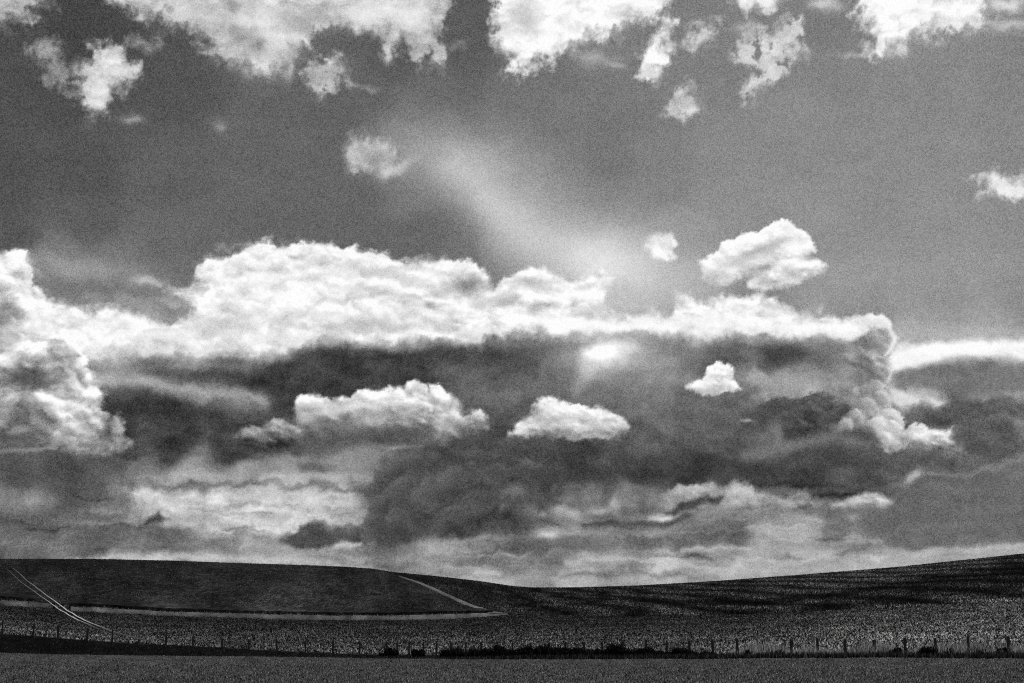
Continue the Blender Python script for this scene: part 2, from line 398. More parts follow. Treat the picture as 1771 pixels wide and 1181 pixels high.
    for p, t, a in [([(560,585,8),(600,572,10),(650,560,8),(700,566,8)],186,.55),([(360,572,8),(400,560,9),(440,568,6)],192,.6),([(280,572,5),(320,566,6)],206,.6),([(600,520,5),(660,505,7),(720,514,5)],176,.5),
            ([(640,470,5),(700,462,5),(760,476,5)],196,.5),([(420,520,4),(470,512,5)],208,.5),([(1070,560,4),(1160,556,5),(1240,562,4)],228,.5),([(870,510,5),(900,490,5),(950,495,5)],196,.5),([(720,540,5),(800,540,5)],208,.5)]:
        S.stroke(p, t, a, 14, streak=8)
    S.stroke([(900,556,9),(1000,562,9),(1100,560,10),(1180,562,12),(1260,556,14),(1340,562,12),(1430,570,9),(1490,570,7)], 250, .7, 12, streak=6)
    for p, t, a in [([(210,520,7),(260,524,9),(330,520,10)],158,.6),([(230,540,8),(280,546,8),(330,538,8)],176,.6),([(280,505,5),(320,500,6),(360,498,5)],170,.6),([(250,484,3),(276,490,4)],165,.6),
            ([(330,452,4),(356,446,4),(380,446,4)],150,.6),([(380,432,3),(410,426,3),(440,422,3)],165,.6),([(620,430,5),(650,436,5),(676,440,4)],150,.7),([(690,446,3),(720,450,4),(750,444,3)],160,.6),
            ([(430,430,3),(520,428,3),(600,430,3)],206,.4),([(120,516,4),(170,512,5),(220,516,4)],150,.5)]:
        S.stroke(p, t, a, 20, streak=30)
    S.blob(1110,514,56,24,178,.6,warp=22); S.blob(1075,500,30,20,184,.5,warp=22); S.blob(1150,522,34,16,182,.5,warp=22)
    # left bright strip below the bank, torn
    S.stroke([(160,655,16),(215,652,16),(260,662,13),(330,676,13),(400,682,14),(450,692,12)], 176, .85, 16, streak=16)
    S.stroke([(380,700,10),(410,704,14),(440,700,10)], 118, .6, 16)
    # lens of cloud at the right margin
    S.poly([(1535,600),(1612,592),(1696,586),(1790,588),(1850,590),(1850,632),(1771,627),(1713,619),(1662,622),(1612,629),(1544,642),(1530,640)], 238, soft=9, warp=4, puff=1, relief=3, streak=4)
    S.stroke([(1540,582,20),(1600,584,20),(1700,578,18),(1800,578,18)], 26, 1, 8, add=True)
    S.stroke([(1560,662,14),(1640,650,20),(1790,655,22)], 116, .7, 10, streak=6)
    S.poly([(1536,670),(1578,678),(1608,681),(1640,696),(1602,710),(1560,708),(1540,690)], 214, soft=7, warp=10, puff=3, relief=5)
    S.stroke([(1690,690,8),(1730,684,8),(1790,684,9)], 168, .6, 10)
    S.poly([(1558,712),(1595,703),(1620,708),(1646,701),(1680,691),(1730,694),(1850,690),(1850,760),(1790,800),(1700,812),(1600,815),(1560,790)], 98, soft=7, warp=16, puff=8, relief=8, bsoft=22, base=104, pf=(60, 8, 30, 13))
    S.blob(1690,765,50,32,84,.5); S.blob(1764,735,10,26,150,.5); S.blob(1580,712,20,10,118,.5)
    # mid layer between the bank and the columns
    S.blob(1050,622,66,34,182,.65,warp=20); S.blob(1042,618,42,20,228,.7,-8,warp=24); S.blob(1034,612,28,11,250,.75,-10,warp=18); S.blob(1010,642,12,22,220,.6,20,warp=12)
    S.blob(1040,622,80,46,26,.8,add=True,warp=16); S.blob(1060,605,50,14,30,1,add=True,warp=16); S.blob(1100,630,34,14,176,.45,25,warp=22); S.blob(1070,652,46,18,118,.55,warp=18); S.blob(1126,650,10,16,160,.35,warp=14); S.blob(960,640,60,40,100,.3); S.blob(1000,672,10,14,150,.4,warp=14)
    S.stroke([(1190,662,9),(1290,650,12),(1340,655,10)], 156, .5, 14)
    S.poly([(1290,648),(1312,640),(1334,650),(1330,662),(1300,664)], 176, soft=6, warp=14, puff=4, relief=6, alpha=.7)
    S.blob(1475,612,12,8,196,.5); S.blob(1200,596,12,8,196,.4); S.blob(1440,672,40,12,188,.6); S.blob(1400,655,50,14,158,.5)
    S.poly([(1290,716),(1307,703),(1334,692),(1374,688),(1408,680),(1435,685),(1455,690),(1472,704),(1460,728),(1442,748),(1408,764),(1361,756),(1346,738),(1320,730)], 86, soft=3.5, warp=10, puff=7, relief=6, bsoft=12, base=78, pf=(50, 7, 22, 14))
    S.blob(1344,742,14,18,138,.6); S.stroke([(1296,786,12),(1381,768,12),(1442,752,12),(1500,770,8)], 132, .6, 14)
    S.stroke([(880,800,20),(1000,815,20),(1120,815,18),(1240,812,18),(1360,830,22),(1430,850,16)], 64, .5, 14)
    for x, y, w, t in [(885,700,16,118),(905,740,12,100),(1130,690,34,122),(830,660,24,118),(955,800,20,84),(1060,700,26,116)]: S.blob(x, y, w, 34, t, .4, warp=20)
    # the billowing right end of the bank: grey body, sunlit right rim
    S.poly([(1380,604),(1440,598),(1484,588),(1500,572),(1520,566),(1538,572),(1546,585),(1542,604),(1530,616),(1540,636),(1536,660),(1520,690),(1440,690),(1390,650),(1370,600)], 128, soft=3, warp=8, puff=7, relief=22,
           light=(0.9,-.6), rim=40, dome=20, lfade=(1370,1480), bsoft=14)
    cu = dict(soft=2.2, warp=9, puff=9, dome=26, fine=.12)
    S.poly([(1486,556),(1500,547),(1523,543),(1536,553),(1538,570),(1528,574),(1510,566),(1496,572),(1484,568)], 226, relief=14, light=(0.5,-1), soft=3, warp=6, puff=5, dome=16)
    S.poly([(1490,575),(1515,566),(1538,572),(1548,585),(1543,604),(1530,615),(1505,618),(1488,604)], 146, relief=34, light=(1,-.4), rim=62, soft=3, warp=7, puff=6, dome=30, lfade=(1480,1510))
    S.poly([(1490,640),(1520,632),(1540,637),(1537,660),(1520,668),(1496,664)], 132, relief=30, light=(1,-.4), rim=54, soft=4, warp=7, puff=6, dome=26, lfade=(1480,1512))
    S.poly([(1470,705),(1480,672),(1505,664),(1524,674),(1538,690),(1537,706),(1520,716),(1480,712)], 150, relief=30, light=(1,-.4), rim=40, soft=5, warp=10, puff=7, dome=26, lfade=(1450,1500))
    S.poly([(1446,744),(1462,726),(1480,716),(1500,722),(1506,744),(1480,748)], 176, base=120, relief=26, light=(-.6,-1), soft=5, warp=10, puff=6, dome=20, bsoft=12, alpha=.8)
    S.poly([(1508,716),(1530,704),(1552,716),(1563,738),(1557,760),(1541,774),(1522,767),(1506,748)], 206, base=168, relief=44, light=(.7,-.8), rim=22, soft=3.5, warp=12, puff=11, dome=22, lfade=(1496,1524))
    for x, y, rx, ry, t, a in [(1512,594,14,12,116,.6),(1496,645,12,20,124,.5),(1498,684,14,18,128,.5),(1480,735,14,10,118,.5),(1516,634,6,4,226,.6),(1546,752,6,6,190,.5),(1524,745,10,10,236,.5),(1470,612,9,6,196,.5),
            (1440,600,30,12,108,.4),(1410,640,40,14,150,.4),(1450,655,30,14,180,.4)]: S.blob(x, y, rx, ry, t, a, warp=12)
    S.lobes([(1506,560,17),(1524,558,13)], 26, (.5,-.86), base=222, alpha=.9)
    S.lobes([(1512,592,20),(1532,586,15),(1528,606,13)], 64, (.85,-.5), base=156, alpha=.9)
    S.lobes([(1518,650,19),(1529,642,10),(1510,672,18)], 54, (.85,-.5), base=146, alpha=.85)
    S.lobes([(1524,694,17),(1500,706,20),(1478,726,17),(1462,738,13)], 50, (.6,-.8), base=156, alpha=.85)
    S.lobes([(1538,722,17),(1520,742,22),(1546,746,17),(1530,760,14)], 44, (.6,-.8), base=196, alpha=.95)
    S.puffs([(1470,720),(1500,560),(1536,556),(1546,590),(1536,660),(1562,740),(1540,772),(1500,750)], 40, 4, 10, 22, light=(.7,-.7), seed=6)
    S.stroke([(1524,547,2.5),(1536,556,3),(1537,570,3),(1547,584,3.5),(1543,600,3.5),(1532,613,3)], 236, .75, 5)
    S.stroke([(1538,634,2.5),(1540,646,3),(1534,660,2.5)], 214, .6, 5)
    S.stroke([(1524,676,2.5),(1538,690,3),(1538,704,3)], 206, .6, 5)
    S.poly([(1564,747),(1577,735),(1598,738),(1608,745),(1626,750),(1640,746),(1644,764),(1657,779),(1635,784),(1604,784),(1567,766)], 190, base=140, pf=(30, 4, 15, 30), relief=14, light=(.5,-1), bsoft=10, **cu)
    # small bright cumulus
    cu2 = dict(soft=2.0, warp=6, puff=6, light=(0.3,-1.0), dome=26, fine=.12)
    S.poly([(1213,453),(1225,443),(1246,436),(1249,421),(1283,408),(1320,397),(1353,382),(1371,389),(1389,402),(1406,421),(1407,433),(1396,443),(1426,460),(1396,480),(1361,496),(1317,498),
            (1296,494),(1300,480),(1283,472),(1273,483),(1248,488),(1217,479)], 232, relief=12, bsoft=5, pf=(60, 6, 22, 22), **cu2)
    for x, y, rx, ry, t, a, r in [(1310,434,46,8,170,.85,-18),(1345,422,24,9,184,.7,-25),(1290,452,26,6,196,.6,-8),(1322,463,16,6,138,.8,-20),(1370,474,14,5,180,.6,20),(1398,446,10,5,150,.6,0),(1250,455,26,5,222,.5,-10)]:
        S.blob(x, y, rx, ry, t, a, r, warp=10)
    S.poly([(1117,426),(1131,408),(1163,406),(1172,420),(1162,430),(1171,444),(1152,450),(1131,444),(1128,432)], 236, relief=14, soft=4, warp=5, puff=4)
    S.poly([(1187,670),(1215,655),(1224,634),(1245,628),(1270,637),(1266,658),(1278,672),(1252,679),(1229,681),(1205,676)], 220, relief=10, pf=(26, 4, 13, 22), **cu2)
    S.poly([(508,709),(512,695),(524,684),(542,681),(558,689),(575,693),(592,684),(606,689),(620,678),(632,674),(658,675),(688,671),(699,674),(705,663),(716,660),(737,670),(742,677),(744,667),
            (760,667),(771,682),(792,699),(796,715),(812,718),(828,708),(838,722),(842,739),(828,747),(810,750),(806,738),(798,740),(794,757),(780,771),(726,772),(690,766),(640,768),(600,760),(560,750),(520,735)],
           216, base=135, relief=14, bsoft=9, streak=12, pf=(110, 6, 24, 30), **cu2)
    for x, y, rx, ry, t, a in [(680,748,62,12,84,.85),(620,745,40,10,100,.8),(560,738,40,10,120,.6),(720,673,14,7,150,.5),(660,700,50,6,205,.5),(560,712,30,10,200,.5),(600,765,70,12,90,.8),(812,745,12,8,100,.6),
            (700,770,30,3,205,.5),(765,745,16,18,224,.6)]: S.blob(x, y, rx, ry, t, a, warp=14)
    S.poly([(405,756),(424,738),(454,744),(468,730),(488,728),(503,737),(519,744),(516,760),(488,778),(441,780)], 140, base=82, relief=8, bsoft=16, pf=(40, 5, 14, 24), **cu2)
    S.poly([(882,751),(895,737),(922,722),(926,705),(933,693),(953,689),(973,697),(997,699),(1024,707),(1054,714),(1076,726),(1086,740),(1058,754),(997,757),(949,749),(912,752)], 216, base=196, relief=14, bsoft=5, pf=(70, 4, 17, 28), **cu2)
    for x, y, rx, ry, t, a in [(960,725,36,9,184,.6),(1010,738,30,6,240,.6),(1050,732,20,8,190,.5),(1070,748,16,5,150,.4)]: S.blob(x, y, rx, ry, t, a, warp=10)
    S.poly([(1280,728),(1292,724),(1304,726),(1294,730)], 176, soft=2.5, warp=4, puff=1, relief=0)
    # towering cumulus at the left margin, lobe before lobe
    L = dict(soft=2.6, warp=9, puff=8, light=(.5,-1), fine=.15)
    S.poly([(-80,430),(0,441),(27,433),(41,441),(51,471),(64,495),(81,515),(90,533),(90,600),(20,640),(-80,640)], 236, relief=26, dome=10, bsoft=10, **L)
    S.blob(4,500,16,18,180,.6); S.blob(46,452,8,12,200,.5); S.blob(60,560,30,20,226,.5)
    S.poly([(-80,520),(0,516),(22,511),(36,522),(43,546),(40,574),(30,600),(-80,620)], 176, relief=30, rim=62, dome=20, bsoft=8, **L)
    S.blob(8,548,20,14,128,.75,warp=10); S.blob(16,590,20,10,214,.6); S.blob(2,612,14,12,140,.5)
    S.poly([(30,640),(36,610),(55,590),(75,592),(92,583),(105,584),(129,597),(147,617),(149,634),(156,648),(160,668),(150,690),(60,700),(20,680)], 196, relief=44, rim=46, dome=28, bsoft=12, **L)
    S.poly([(-80,640),(0,620),(18,640),(26,665),(22,700),(8,735),(-80,740)], 190, relief=36, rim=40, dome=20, bsoft=8, **L)
    S.poly([(50,690),(90,668),(150,664),(163,672),(168,688),(166,706),(180,720),(178,740),(150,765),(100,772),(66,750)], 214, relief=40, rim=30, dome=22, bsoft=12, base=196, **L)
    S.poly([(100,755),(150,735),(190,752),(226,766),(190,782),(120,782)], 156, relief=26, soft=5, warp=12, puff=7, light=(.5,-1), bsoft=8)
    S.poly([(172,718),(192,716),(204,711),(209,738),(211,760),(200,764),(196,742),(188,730),(176,730)], 168, relief=20, soft=4, warp=10, puff=5, light=(.5,-1), fine=.4, alpha=.85)
    S.poly([(10,700),(40,690),(76,702),(86,730),(92,765),(70,782),(20,782),(-80,784),(-80,745),(0,735)], 112, soft=15, alpha=.75, warp=14, puff=8, relief=14, light=(.5,-1))
    for x, y, rx, ry, t, a in [(50,645,34,15,72,.9),(64,662,30,10,82,.7),(34,628,10,10,110,.5),(88,622,22,9,112,.6),(104,650,16,8,130,.5),(46,632,7,4,206,.8),(88,634,8,5,200,.7),(118,612,12,8,226,.5),(45,684,20,8,170,.6),
            (36,742,14,8,168,.7),(24,748,12,6,150,.6),(110,712,24,18,228,.5),(120,742,24,10,216,.5),(130,730,10,8,170,.4),(186,742,8,12,88,.7),(192,760,14,5,110,.6),(80,760,20,8,150,.5),(140,668,16,8,200,.5)]:
        S.blob(x, y, rx, ry, t, a, warp=14)
    S.lobes([(20,462,24),(50,482,24),(70,512,18),(6,505,28),(24,540,26),(6,560,22),(60,612,24),(88,606,22),(116,614,20),(134,636,18),(146,657,15),(14,645,18),(112,660,20),(10,692,22),(150,690,18),(84,722,18),
             (138,720,24),(110,738,22),(165,742,20),(196,730,11),(203,752,8),(150,765,18),(120,770,16)], 40, (.55,-.83), alpha=.9)
    S.puffs([(0,516),(40,520),(75,592),(110,585),(147,617),(160,668),(168,690),(205,715),(222,765),(100,780),(0,780)], 60, 5, 14, 22, light=(.5,-.85), seed=4)
    S.stroke([(0,782,3),(40,779,3),(90,775,3)], 156, .6, 6)
    # lower left
    S.poly([(-80,796),(0,796),(150,792),(230,800),(200,830),(170,850),(150,880),(110,880),(60,830),(-80,826)], 78, soft=14, warp=16, puff=6, relief=4, alpha=.6)
    for x, y, rx, ry, t, a in [(56,866,16,8,186,.6),(93,868,9,8,170,.55),(20,865,20,8,138,.4),(60,925,90,26,100,.55),(180,910,60,24,104,.5),(110,845,50,24,88,.5),(12,894,18,16,98,.7),(36,898,14,14,94,.7),(80,890,18,12,96,.6),(155,845,16,40,110,.5),(200,850,22,30,138,.5)]:
        S.blob(x, y, rx, ry, t, a, warp=10)
    S.poly([(225,850),(260,850),(320,846),(420,850),(520,848),(620,856),(640,872),(645,900),(600,925),(570,910),(500,915),(440,940),(380,925),(330,925),(290,905),(240,880)], 200, soft=16, warp=30, puff=7, relief=20, alpha=.7, streak=34, fine=.5)
    for x, y, rx, ry, t, a in [(375,878,30,9,164,.6),(455,892,20,5,168,.5),(350,905,50,8,180,.5),(560,868,50,9,214,.5),(620,885,16,12,216,.6),(430,862,40,8,212,.5),(290,868,30,9,214,.5),(520,902,30,7,176,.4),(600,915,24,6,196,.4)]: S.blob(x, y, rx, ry, t, a, warp=18)
    rs = np.random.RandomState(33)
    for _ in range(170):
        x = rs.uniform(-40, 1810); y = 826 + 170 * rs.rand() ** .8; l = rs.uniform(16, 70); w = rs.uniform(2.0, 5.5) * (0.7 + 0.5 * rs.rand()); sl = rs.uniform(-.10, .10)
        S.stroke([(x - l, y + sl * l, w * .5), (x, y, w), (x + l, y - sl * l, w * .5)], rs.choice([-1, 1]) * rs.uniform(8, 24), 1.0, 16, add=True)
    S.stroke([(215,842,5),(300,839,7),(380,842,6),(450,836,5),(540,842,7),(640,846,8)], 108, .65, 22, streak=26)
    S.stroke([(450,826,7),(540,822,7),(640,826,8)], 186, .75, 8, streak=10); S.stroke([(300,822,6),(390,822,6)], 176, .6, 8)
    S.stroke([(470,800,7),(560,798,7),(680,790,9)], 150, .5, 8, streak=10)
    S.poly([(230,918),(300,915),(340,925),(380,930),(424,918),(434,924),(400,945),(320,952),(200,956),(60,956),(0,950),(0,930),(120,925)], 108, soft=9, warp=16, puff=5, relief=8, streak=12, alpha=.8)
    S.blob(372,925,26,8,178,.6); S.blob(300,906,26,6,180,.6)
    S.poly([(236,906),(258,892),(278,885),(292,895),(281,903),(262,906)], 74, soft=4.5, warp=12, puff=3, relief=4)
    S.blob(636,880,36,40,128,.55,warp=24); S.blob(650,830,40,26,118,.5,warp=24); S.blob(640,800,50,14,128,.4,warp=20)
    # dark central mass and its skirts
    S.poly([(700,776),(676,798),(651,825),(624,849),(641,866),(645,897),(631,914),(590,921),(580,930),(590,938),(641,940),(692,938),(732,936),(780,932),(827,925),(861,917),(912,910),(940,880),(960,850),(960,790),(800,770)],
           78, soft=20, warp=26, puff=9, relief=5, bsoft=9, base=84, pf=(70, 12, 42, 11))
    S.stroke([(716,800,14),(690,850,12),(680,900,10)], 92, .4, 16)
    S.lobes([(692,806,22),(668,824,20),(648,850,20),(660,876,22),(648,902,20),(616,926,15),(594,932,12),(720,800,26),(700,850,30),(690,905,28),(740,870,36),(790,840,34),(830,880,34),(780,905,30)], 24, (-.55,-.83), base=88, alpha=.7)
    S.puffs([(700,780),(640,850),(640,910),(780,930),(900,900),(900,800)], 50, 8, 24, 9, light=(-.4,-.9), seed=9)
    for x, y, rx, ry, t, a in [(745,830,40,18,108,.5),(660,860,20,20,96,.4),(800,860,40,30,82,.4),(890,850,16,14,140,.55),(915,880,12,16,146,.5),(850,815,50,8,110,.35),(700,900,50,14,76,.5)]: S.blob(x, y, rx, ry, t, a, warp=18)
    S.poly([(486,935),(508,917),(538,903),(558,904),(578,920),(590,916),(600,936),(575,938),(549,947),(515,947)], 86, soft=5, warp=9, puff=5, relief=4, light=(.3,-1), pf=(20, 5, 16, 10))
    S.stroke([(640,780,10),(560,790,10),(480,806,8)], 140, .3, 18, streak=20)
    S.stroke([(584,945,4),(604,943,5),(622,941,3)], 206, .8, 8); S.stroke([(620,957,9),(680,955,9),(730,947,7)], 112, .6, 8)
    S.stroke([(730,946,6),(790,936,6),(840,930,4)], 164, .6, 8); S.stroke([(780,955,3),(850,951,3)], 172, .5, 8)
    S.stroke([(860,945,14),(960,935,12),(1060,945,13),(1140,942,10)], 104, .55, 16, streak=14)
    # bright scraps under the dark mass
    for x, y, rx, ry, t, a in [(935,888,10,5,168,.7),(970,884,14,9,176,.8),(992,892,20,9,190,.8),(1016,905,12,6,168,.7),(948,924,18,8,220,.85),(985,918,22,6,170,.7),(1036,884,16,7,186,.75),(1062,868,12,14,196,.75),
            (1082,846,14,12,150,.6),(1028,856,14,16,136,.6),(1146,895,22,5.5,226,.95),(1146,868,18,12,150,.6),(1110,862,10,20,100,.6),(1085,890,16,14,100,.5),(1130,922,30,6,166,.7),(1050,920,30,5,150,.6)]:
        S.blob(x, y, rx, ry, t, a, warp=16)
    S.stroke([(1008,907,4),(1060,904,4),(1110,906,5),(1160,905,5),(1190,890,6)], 76, .8, 6)
    S.poly([(1150,856),(1175,842),(1200,837),(1230,836),(1246,850),(1260,844),(1274,836),(1300,841),(1314,856),(1361,864),(1378,856),(1391,852),(1404,864),(1424,874),(1400,882),(1361,886),(1317,878),(1280,890),(1240,884),(1200,884),(1160,872)],
           186, base=138, pf=(60, 4, 15, 18), soft=3.5, warp=10, puff=6, relief=14, bsoft=14, streak=10)
    S.poly([(1150,884),(1185,867),(1212,860),(1250,857),(1240,867),(1215,872),(1191,880),(1165,888)], 76, soft=5, warp=12, puff=3, relief=3)
    S.poly([(1444,875),(1476,863),(1496,852),(1517,854),(1545,870),(1524,877),(1490,874)], 198, soft=3.5, warp=9, puff=5, relief=10, bsoft=8, pf=(20, 4, 10, 18))
    S.poly([(1500,880),(1540,872),(1560,845),(1600,825),(1700,812),(1850,800),(1850,940),(1771,938),(1713,940),(1646,947),(1572,952),(1524,935),(1500,925)], 106, soft=10, warp=12, puff=3, relief=2, alpha=.85, bsoft=6)
    S.stroke([(1600,820,4),(1680,820,5),(1740,800,8),(1780,790,10)], 136, .6, 10)
    S.blob(1578,826,15,6,186,.8,-38,warp=8); S.blob(1584,820,9,5,190,.5,-10,warp=6)
    for x, y, rx, ry, t, a in [(1455,903,26,10,106,.7),(1493,905,16,14,104,.7),(1475,899,8,4,180,.6),(1235,930,60,16,100,.7),(1320,895,16,12,104,.5),(1340,912,30,8,178,.6),(1400,900,40,8,162,.5),
            (1480,930,20,4,176,.5),(1340,945,40,8,150,.4)]: S.blob(x, y, rx, ry, t, a, warp=18)
    # pale layered streaks on the horizon
    for p, t, a in [([(1180,952,4),(1240,946,5),(1300,950,4)],188,.7),([(980,972,5),(1060,966,6),(1180,974,6),(1240,985,5)],190,.7),([(1280,966,6),(1380,972,6),(1440,958,6)],190,.7),([(1180,992,5),(1300,985,6),(1420,984,5)],186,.5),
            ([(1020,978,4),(1070,980,5)],146,.6),([(820,990,5),(860,989,6)],192,.7),([(770,978,3),(830,982,3)],178,.6),([(1540,958,6),(1640,954,5),(1771,944,5)],182,.6),([(1440,940,4),(1520,934,5)],176,.5),
            ([(130,968,3),(190,965,5),(240,963,6),(340,962,7),(450,966,7),(560,976,6),(640,986,5)],192,.8),([(1200,1004,6),(1350,990,6),(1500,978,6),(1650,965,6),(1800,948,6)],172,.6),([(480,966,5),(540,970,5)],184,.5),([(560,975,5),(640,982,4)],160,.5),([(880,1000,6),(1000,1004,6),(1150,1005,6)],164,.6),
            ([(1090,958,6),(1150,960,5)],128,.5)]:
        S.stroke(p, t, a, 10, streak=8)
    cm = 0.25 + 0.75 * (1 - clear)
    S.tone += (S.fine * 9 + S.rag * 8 + S.mod * 3) * cm
    return np.clip(132 + (S.tone - 132) * 1.08, 40, 253)

# ---------------------------------------------------------------- the sky dome, 20 km away, clouds on it
def steps(lo, dense_lo, dense_hi, hi, fine, coarse):
    a = np.arange(lo, dense_lo, coarse); b = np.arange(dense_lo, dense_hi, fine); c = np.arange(dense_hi, hi, coarse)
    return np.concatenate([a, b, c, [hi]])
az = np.concatenate([np.arange(-180, -60, 3.0), np.arange(-60, -23, 0.5), np.arange(-23, 23, 0.046), np.arange(23, 60, 0.5), np.arange(60, 180, 3.0), [180]])
el = np.concatenate([[-5, -3, -1.5], np.arange(-0.8, 26.5, 0.046), np.arange(26.5, 45, 0.5), np.arange(45, 88, 2.5), [89.5]])
AZ, EL = np.meshgrid(az, el)
Ug, Vg = AZ * K, -EL * K
tone = paint_sky(Ug, Vg) / 255.0
# beyond the frame the same broken cloud goes on
ca, sa, ce, se = np.cos(np.radians(AZ)), np.sin(np.radians(AZ)), np.cos(np.radians(EL)), np.sin(np.radians(EL))
dxn, dyn, dzn = sa * ce, ca * ce, se
px_ = dxn / (np.clip(dzn, 0, 1) + 0.22) * 420; py_ = dyn / (np.clip(dzn, 0, 1) + 0.22) * 420
cl = fbm(px_, py_, 170, 6, 91, 0.55) + 0.10 + 0.12 * (1 - se)
cov_out = sstep(0.02, 0.20, cl)
tone_out = (0.93 - 0.50 * sstep(0.12, 0.40, cl + 0.15 * fbm(px_, py_, 60, 4, 95))) + 0.10 * fbm(px_, py_, 25, 4, 97)
nz_ = fbm(px_, py_, 90, 4, 99)
frame_w = sstep(21.5, 30.0, np.abs(AZ) + 9 * nz_ * sstep(20.2, 24, np.abs(AZ))); frame_h = sstep(26.0, 34.0, EL + 9 * nz_ * sstep(25, 28, EL))
wout = 1 - (1 - frame_w) * (1 - frame_h)
lin = lambda c: np.where(c <= 0.04045, c / 12.92, ((np.clip(c, 0, 1) + 0.055) / 1.055) ** 2.4)
clear_out = 0.47 + 0.05 * (dxn / ce) + 0.03 * nz_
tone_out = clear_out * (1 - cov_out) + tone_out * cov_out
tone = lin(tone) * (1 - wout) + lin(tone_out) * wout
sun_gap = np.hypot((AZ - math.degrees(SUN_AZ)) * np.cos(np.radians(46)), EL - math.degrees(SUN_EL))
cover = 1.0 * (1 - wout) + (0.88 + 0.12 * cov_out) * wout
cover = cover * sstep(4.0, 10.0, sun_gap)
R_SKY = 20000.0
Vv = np.stack([dxn, dyn, dzn], -1).reshape(-1, 3) * R_SKY
s_ = NT('sky_clouds')
geo = s_.n('ShaderNodeNewGeometry'); nrm = s_.n('ShaderNodeVectorMath', operation='NORMALIZE'); s_.l(geo.outputs['Position'], nrm.inputs[0])
sc_ = s_.n('ShaderNodeVectorMath', operation='SCALE'); s_.l(nrm.outputs[0], sc_.inputs[0]); sc_.inputs['Scale'].default_value = 1650.0
fl_ = s_.n('ShaderNodeVectorMath', operation='FLOOR'); s_.l(sc_.outputs[0], fl_.inputs[0])
wn_ = s_.n('ShaderNodeTexWhiteNoise'); s_.l(fl_.outputs[0], wn_.inputs['Vector']); g1 = wn_.outputs['Value']             # speckle like film grain, added over the whole sky
t_ = s_.attr('cloud_tone')
g1 = s_.math('MULTIPLY', s_.math('MULTIPLY', s_.math('SUBTRACT', g1, 0.5), GRAIN), s_.math('SUBTRACT', 1.0, s_.math('MULTIPLY', t_, 0.8)))
g2 = s_.math('MULTIPLY', g1, s_.math('POWER', s_.math('ADD', t_, 0.004), 0.78))
e_ = s_.math('MAXIMUM', s_.math('ADD', t_, g2), 0.0)
em = s_.n('ShaderNodeEmission'); s_.l(s_.grey(e_), em.inputs['Color'])
tr = s_.n('ShaderNodeBsdfTransparent'); mx = s_.n('ShaderNodeMixShader')
s_.l(s_.attr('cloud_cover'), mx.inputs[0]); s_.l(tr.outputs[0], mx.inputs[1]); s_.l(em.outputs[0], mx.inputs[2]); s_.l(mx.outputs[0], s_.out.inputs['Surface'])
sky_o = mesh_obj('sky', Vv, grid_faces(len(el), len(az)), s_.m, smooth=True)
add_attr(sky_o, 'cloud_tone', tone); add_attr(sky_o, 'cloud_cover', cover)
tag(sky_o, kind='structure')

# ---------------------------------------------------------------- lie of the land
def curve_az(pts):
    P = np.array(pts, float)
    dx, dy, dz = pix_dir(P[:, 0], P[:, 1])
    a = np.degrees(np.arctan2(dx, dy)); t = dz / np.hypot(dx, dy)
    return a, t
AZT = np.linspace(-180, 180, 7201)
def tan_curve(pts):
    a, t = curve_az(pts); v = np.interp(AZT, a, t)
    k = np.exp(-np.linspace(-2, 2, 15) ** 2); k /= k.sum()
    return np.convolve(np.pad(v, 7, 'edge'), k, 'valid')
def dist_curve(pts):
    P = np.array(pts, float); dx, dy, dz = pix_dir(P[:, 0], P[:, 0] * 0 + 1080)
    return np.interp(AZT, np.degrees(np.arctan2(dx, dy)), P[:, 1])
t_edge = tan_curve([(0,1129),(100,1131.5),(200,1133.5),(400,1135),(600,1137.5),(780,1139.5),(1100,1140),(1300,1138),(1771,1136.5)])
t_bank = tan_curve([(0,1096.5),(56,1099),(100,1103),(150,1107),(194,1110),(240,1114),(287,1116),(334,1118),(385,1121.5),(431,1124),(479,1126),(529,1129),(600,1131.5),(800,1135),(1100,1136),(1300,1135),(1771,1133)])
t_mid = tan_curve([(0,1042),(120,1053),(203,1056),(384,1062),(583,1066),(674,1067),(780,1066),(880,1062),(1100,1066),(1300,1062),(1500,1052),(1771,1038)])
t_ridge = tan_curve([(-80,970),(0,968.5),(150,968),(300,971),(400,974.5),(500,978),(600,981.6),(642,984.8),(680,991),(760,998.5),(828,1006.5),(880,1014.5),(915,1017.8),(1008,1017.5),(1100,1014.5),(1235,1007),(1393,995.5),(1500,987),(1570,981),(1771,960),(1850,952)])
d_edge = dist_curve([(0,112),(400,108),(885,102),(1300,95),(1771,89)])
d_bank = d_edge + dist_curve([(0,6.0),(300,5.0),(600,3.5),(900,2.2),(1771,2.0)])
d_mid = dist_curve([(0,215),(500,225),(880,230),(1300,205),(1771,190)])
d_ridge = dist_curve([(0,400),(560,410),(700,470),(900,560),(1300,500),(1771,430)])
Z = lambda t, d: CAM_Z + t * d
zk = [np.zeros_like(AZT), Z(t_edge, 0.5 * d_edge) * 0 + 0.02, Z(t_edge, d_edge), Z(t_bank, d_bank), None, Z(t_mid, d_mid), None, Z(t_ridge, d_ridge), None, None, None]
dk = [np.zeros_like(AZT), 0.5 * d_edge, d_edge, d_bank, 0.5 * (d_bank + d_mid), d_mid, 0.5 * (d_mid + d_ridge), d_ridge, d_ridge * 1.25, d_ridge * 1.25 + 900, np.full_like(AZT, 20500.0)]
zk[4] = zk[3] + (zk[5] - zk[3]) * 0.46
zk[6] = zk[5] + (zk[7] - zk[5]) * 0.54
zk[8] = zk[7] - 1.5; zk[9] = zk[7] * 0 - 2; zk[10] = zk[7] * 0 - 8
DK = np.stack(dk); ZK = np.stack(zk)
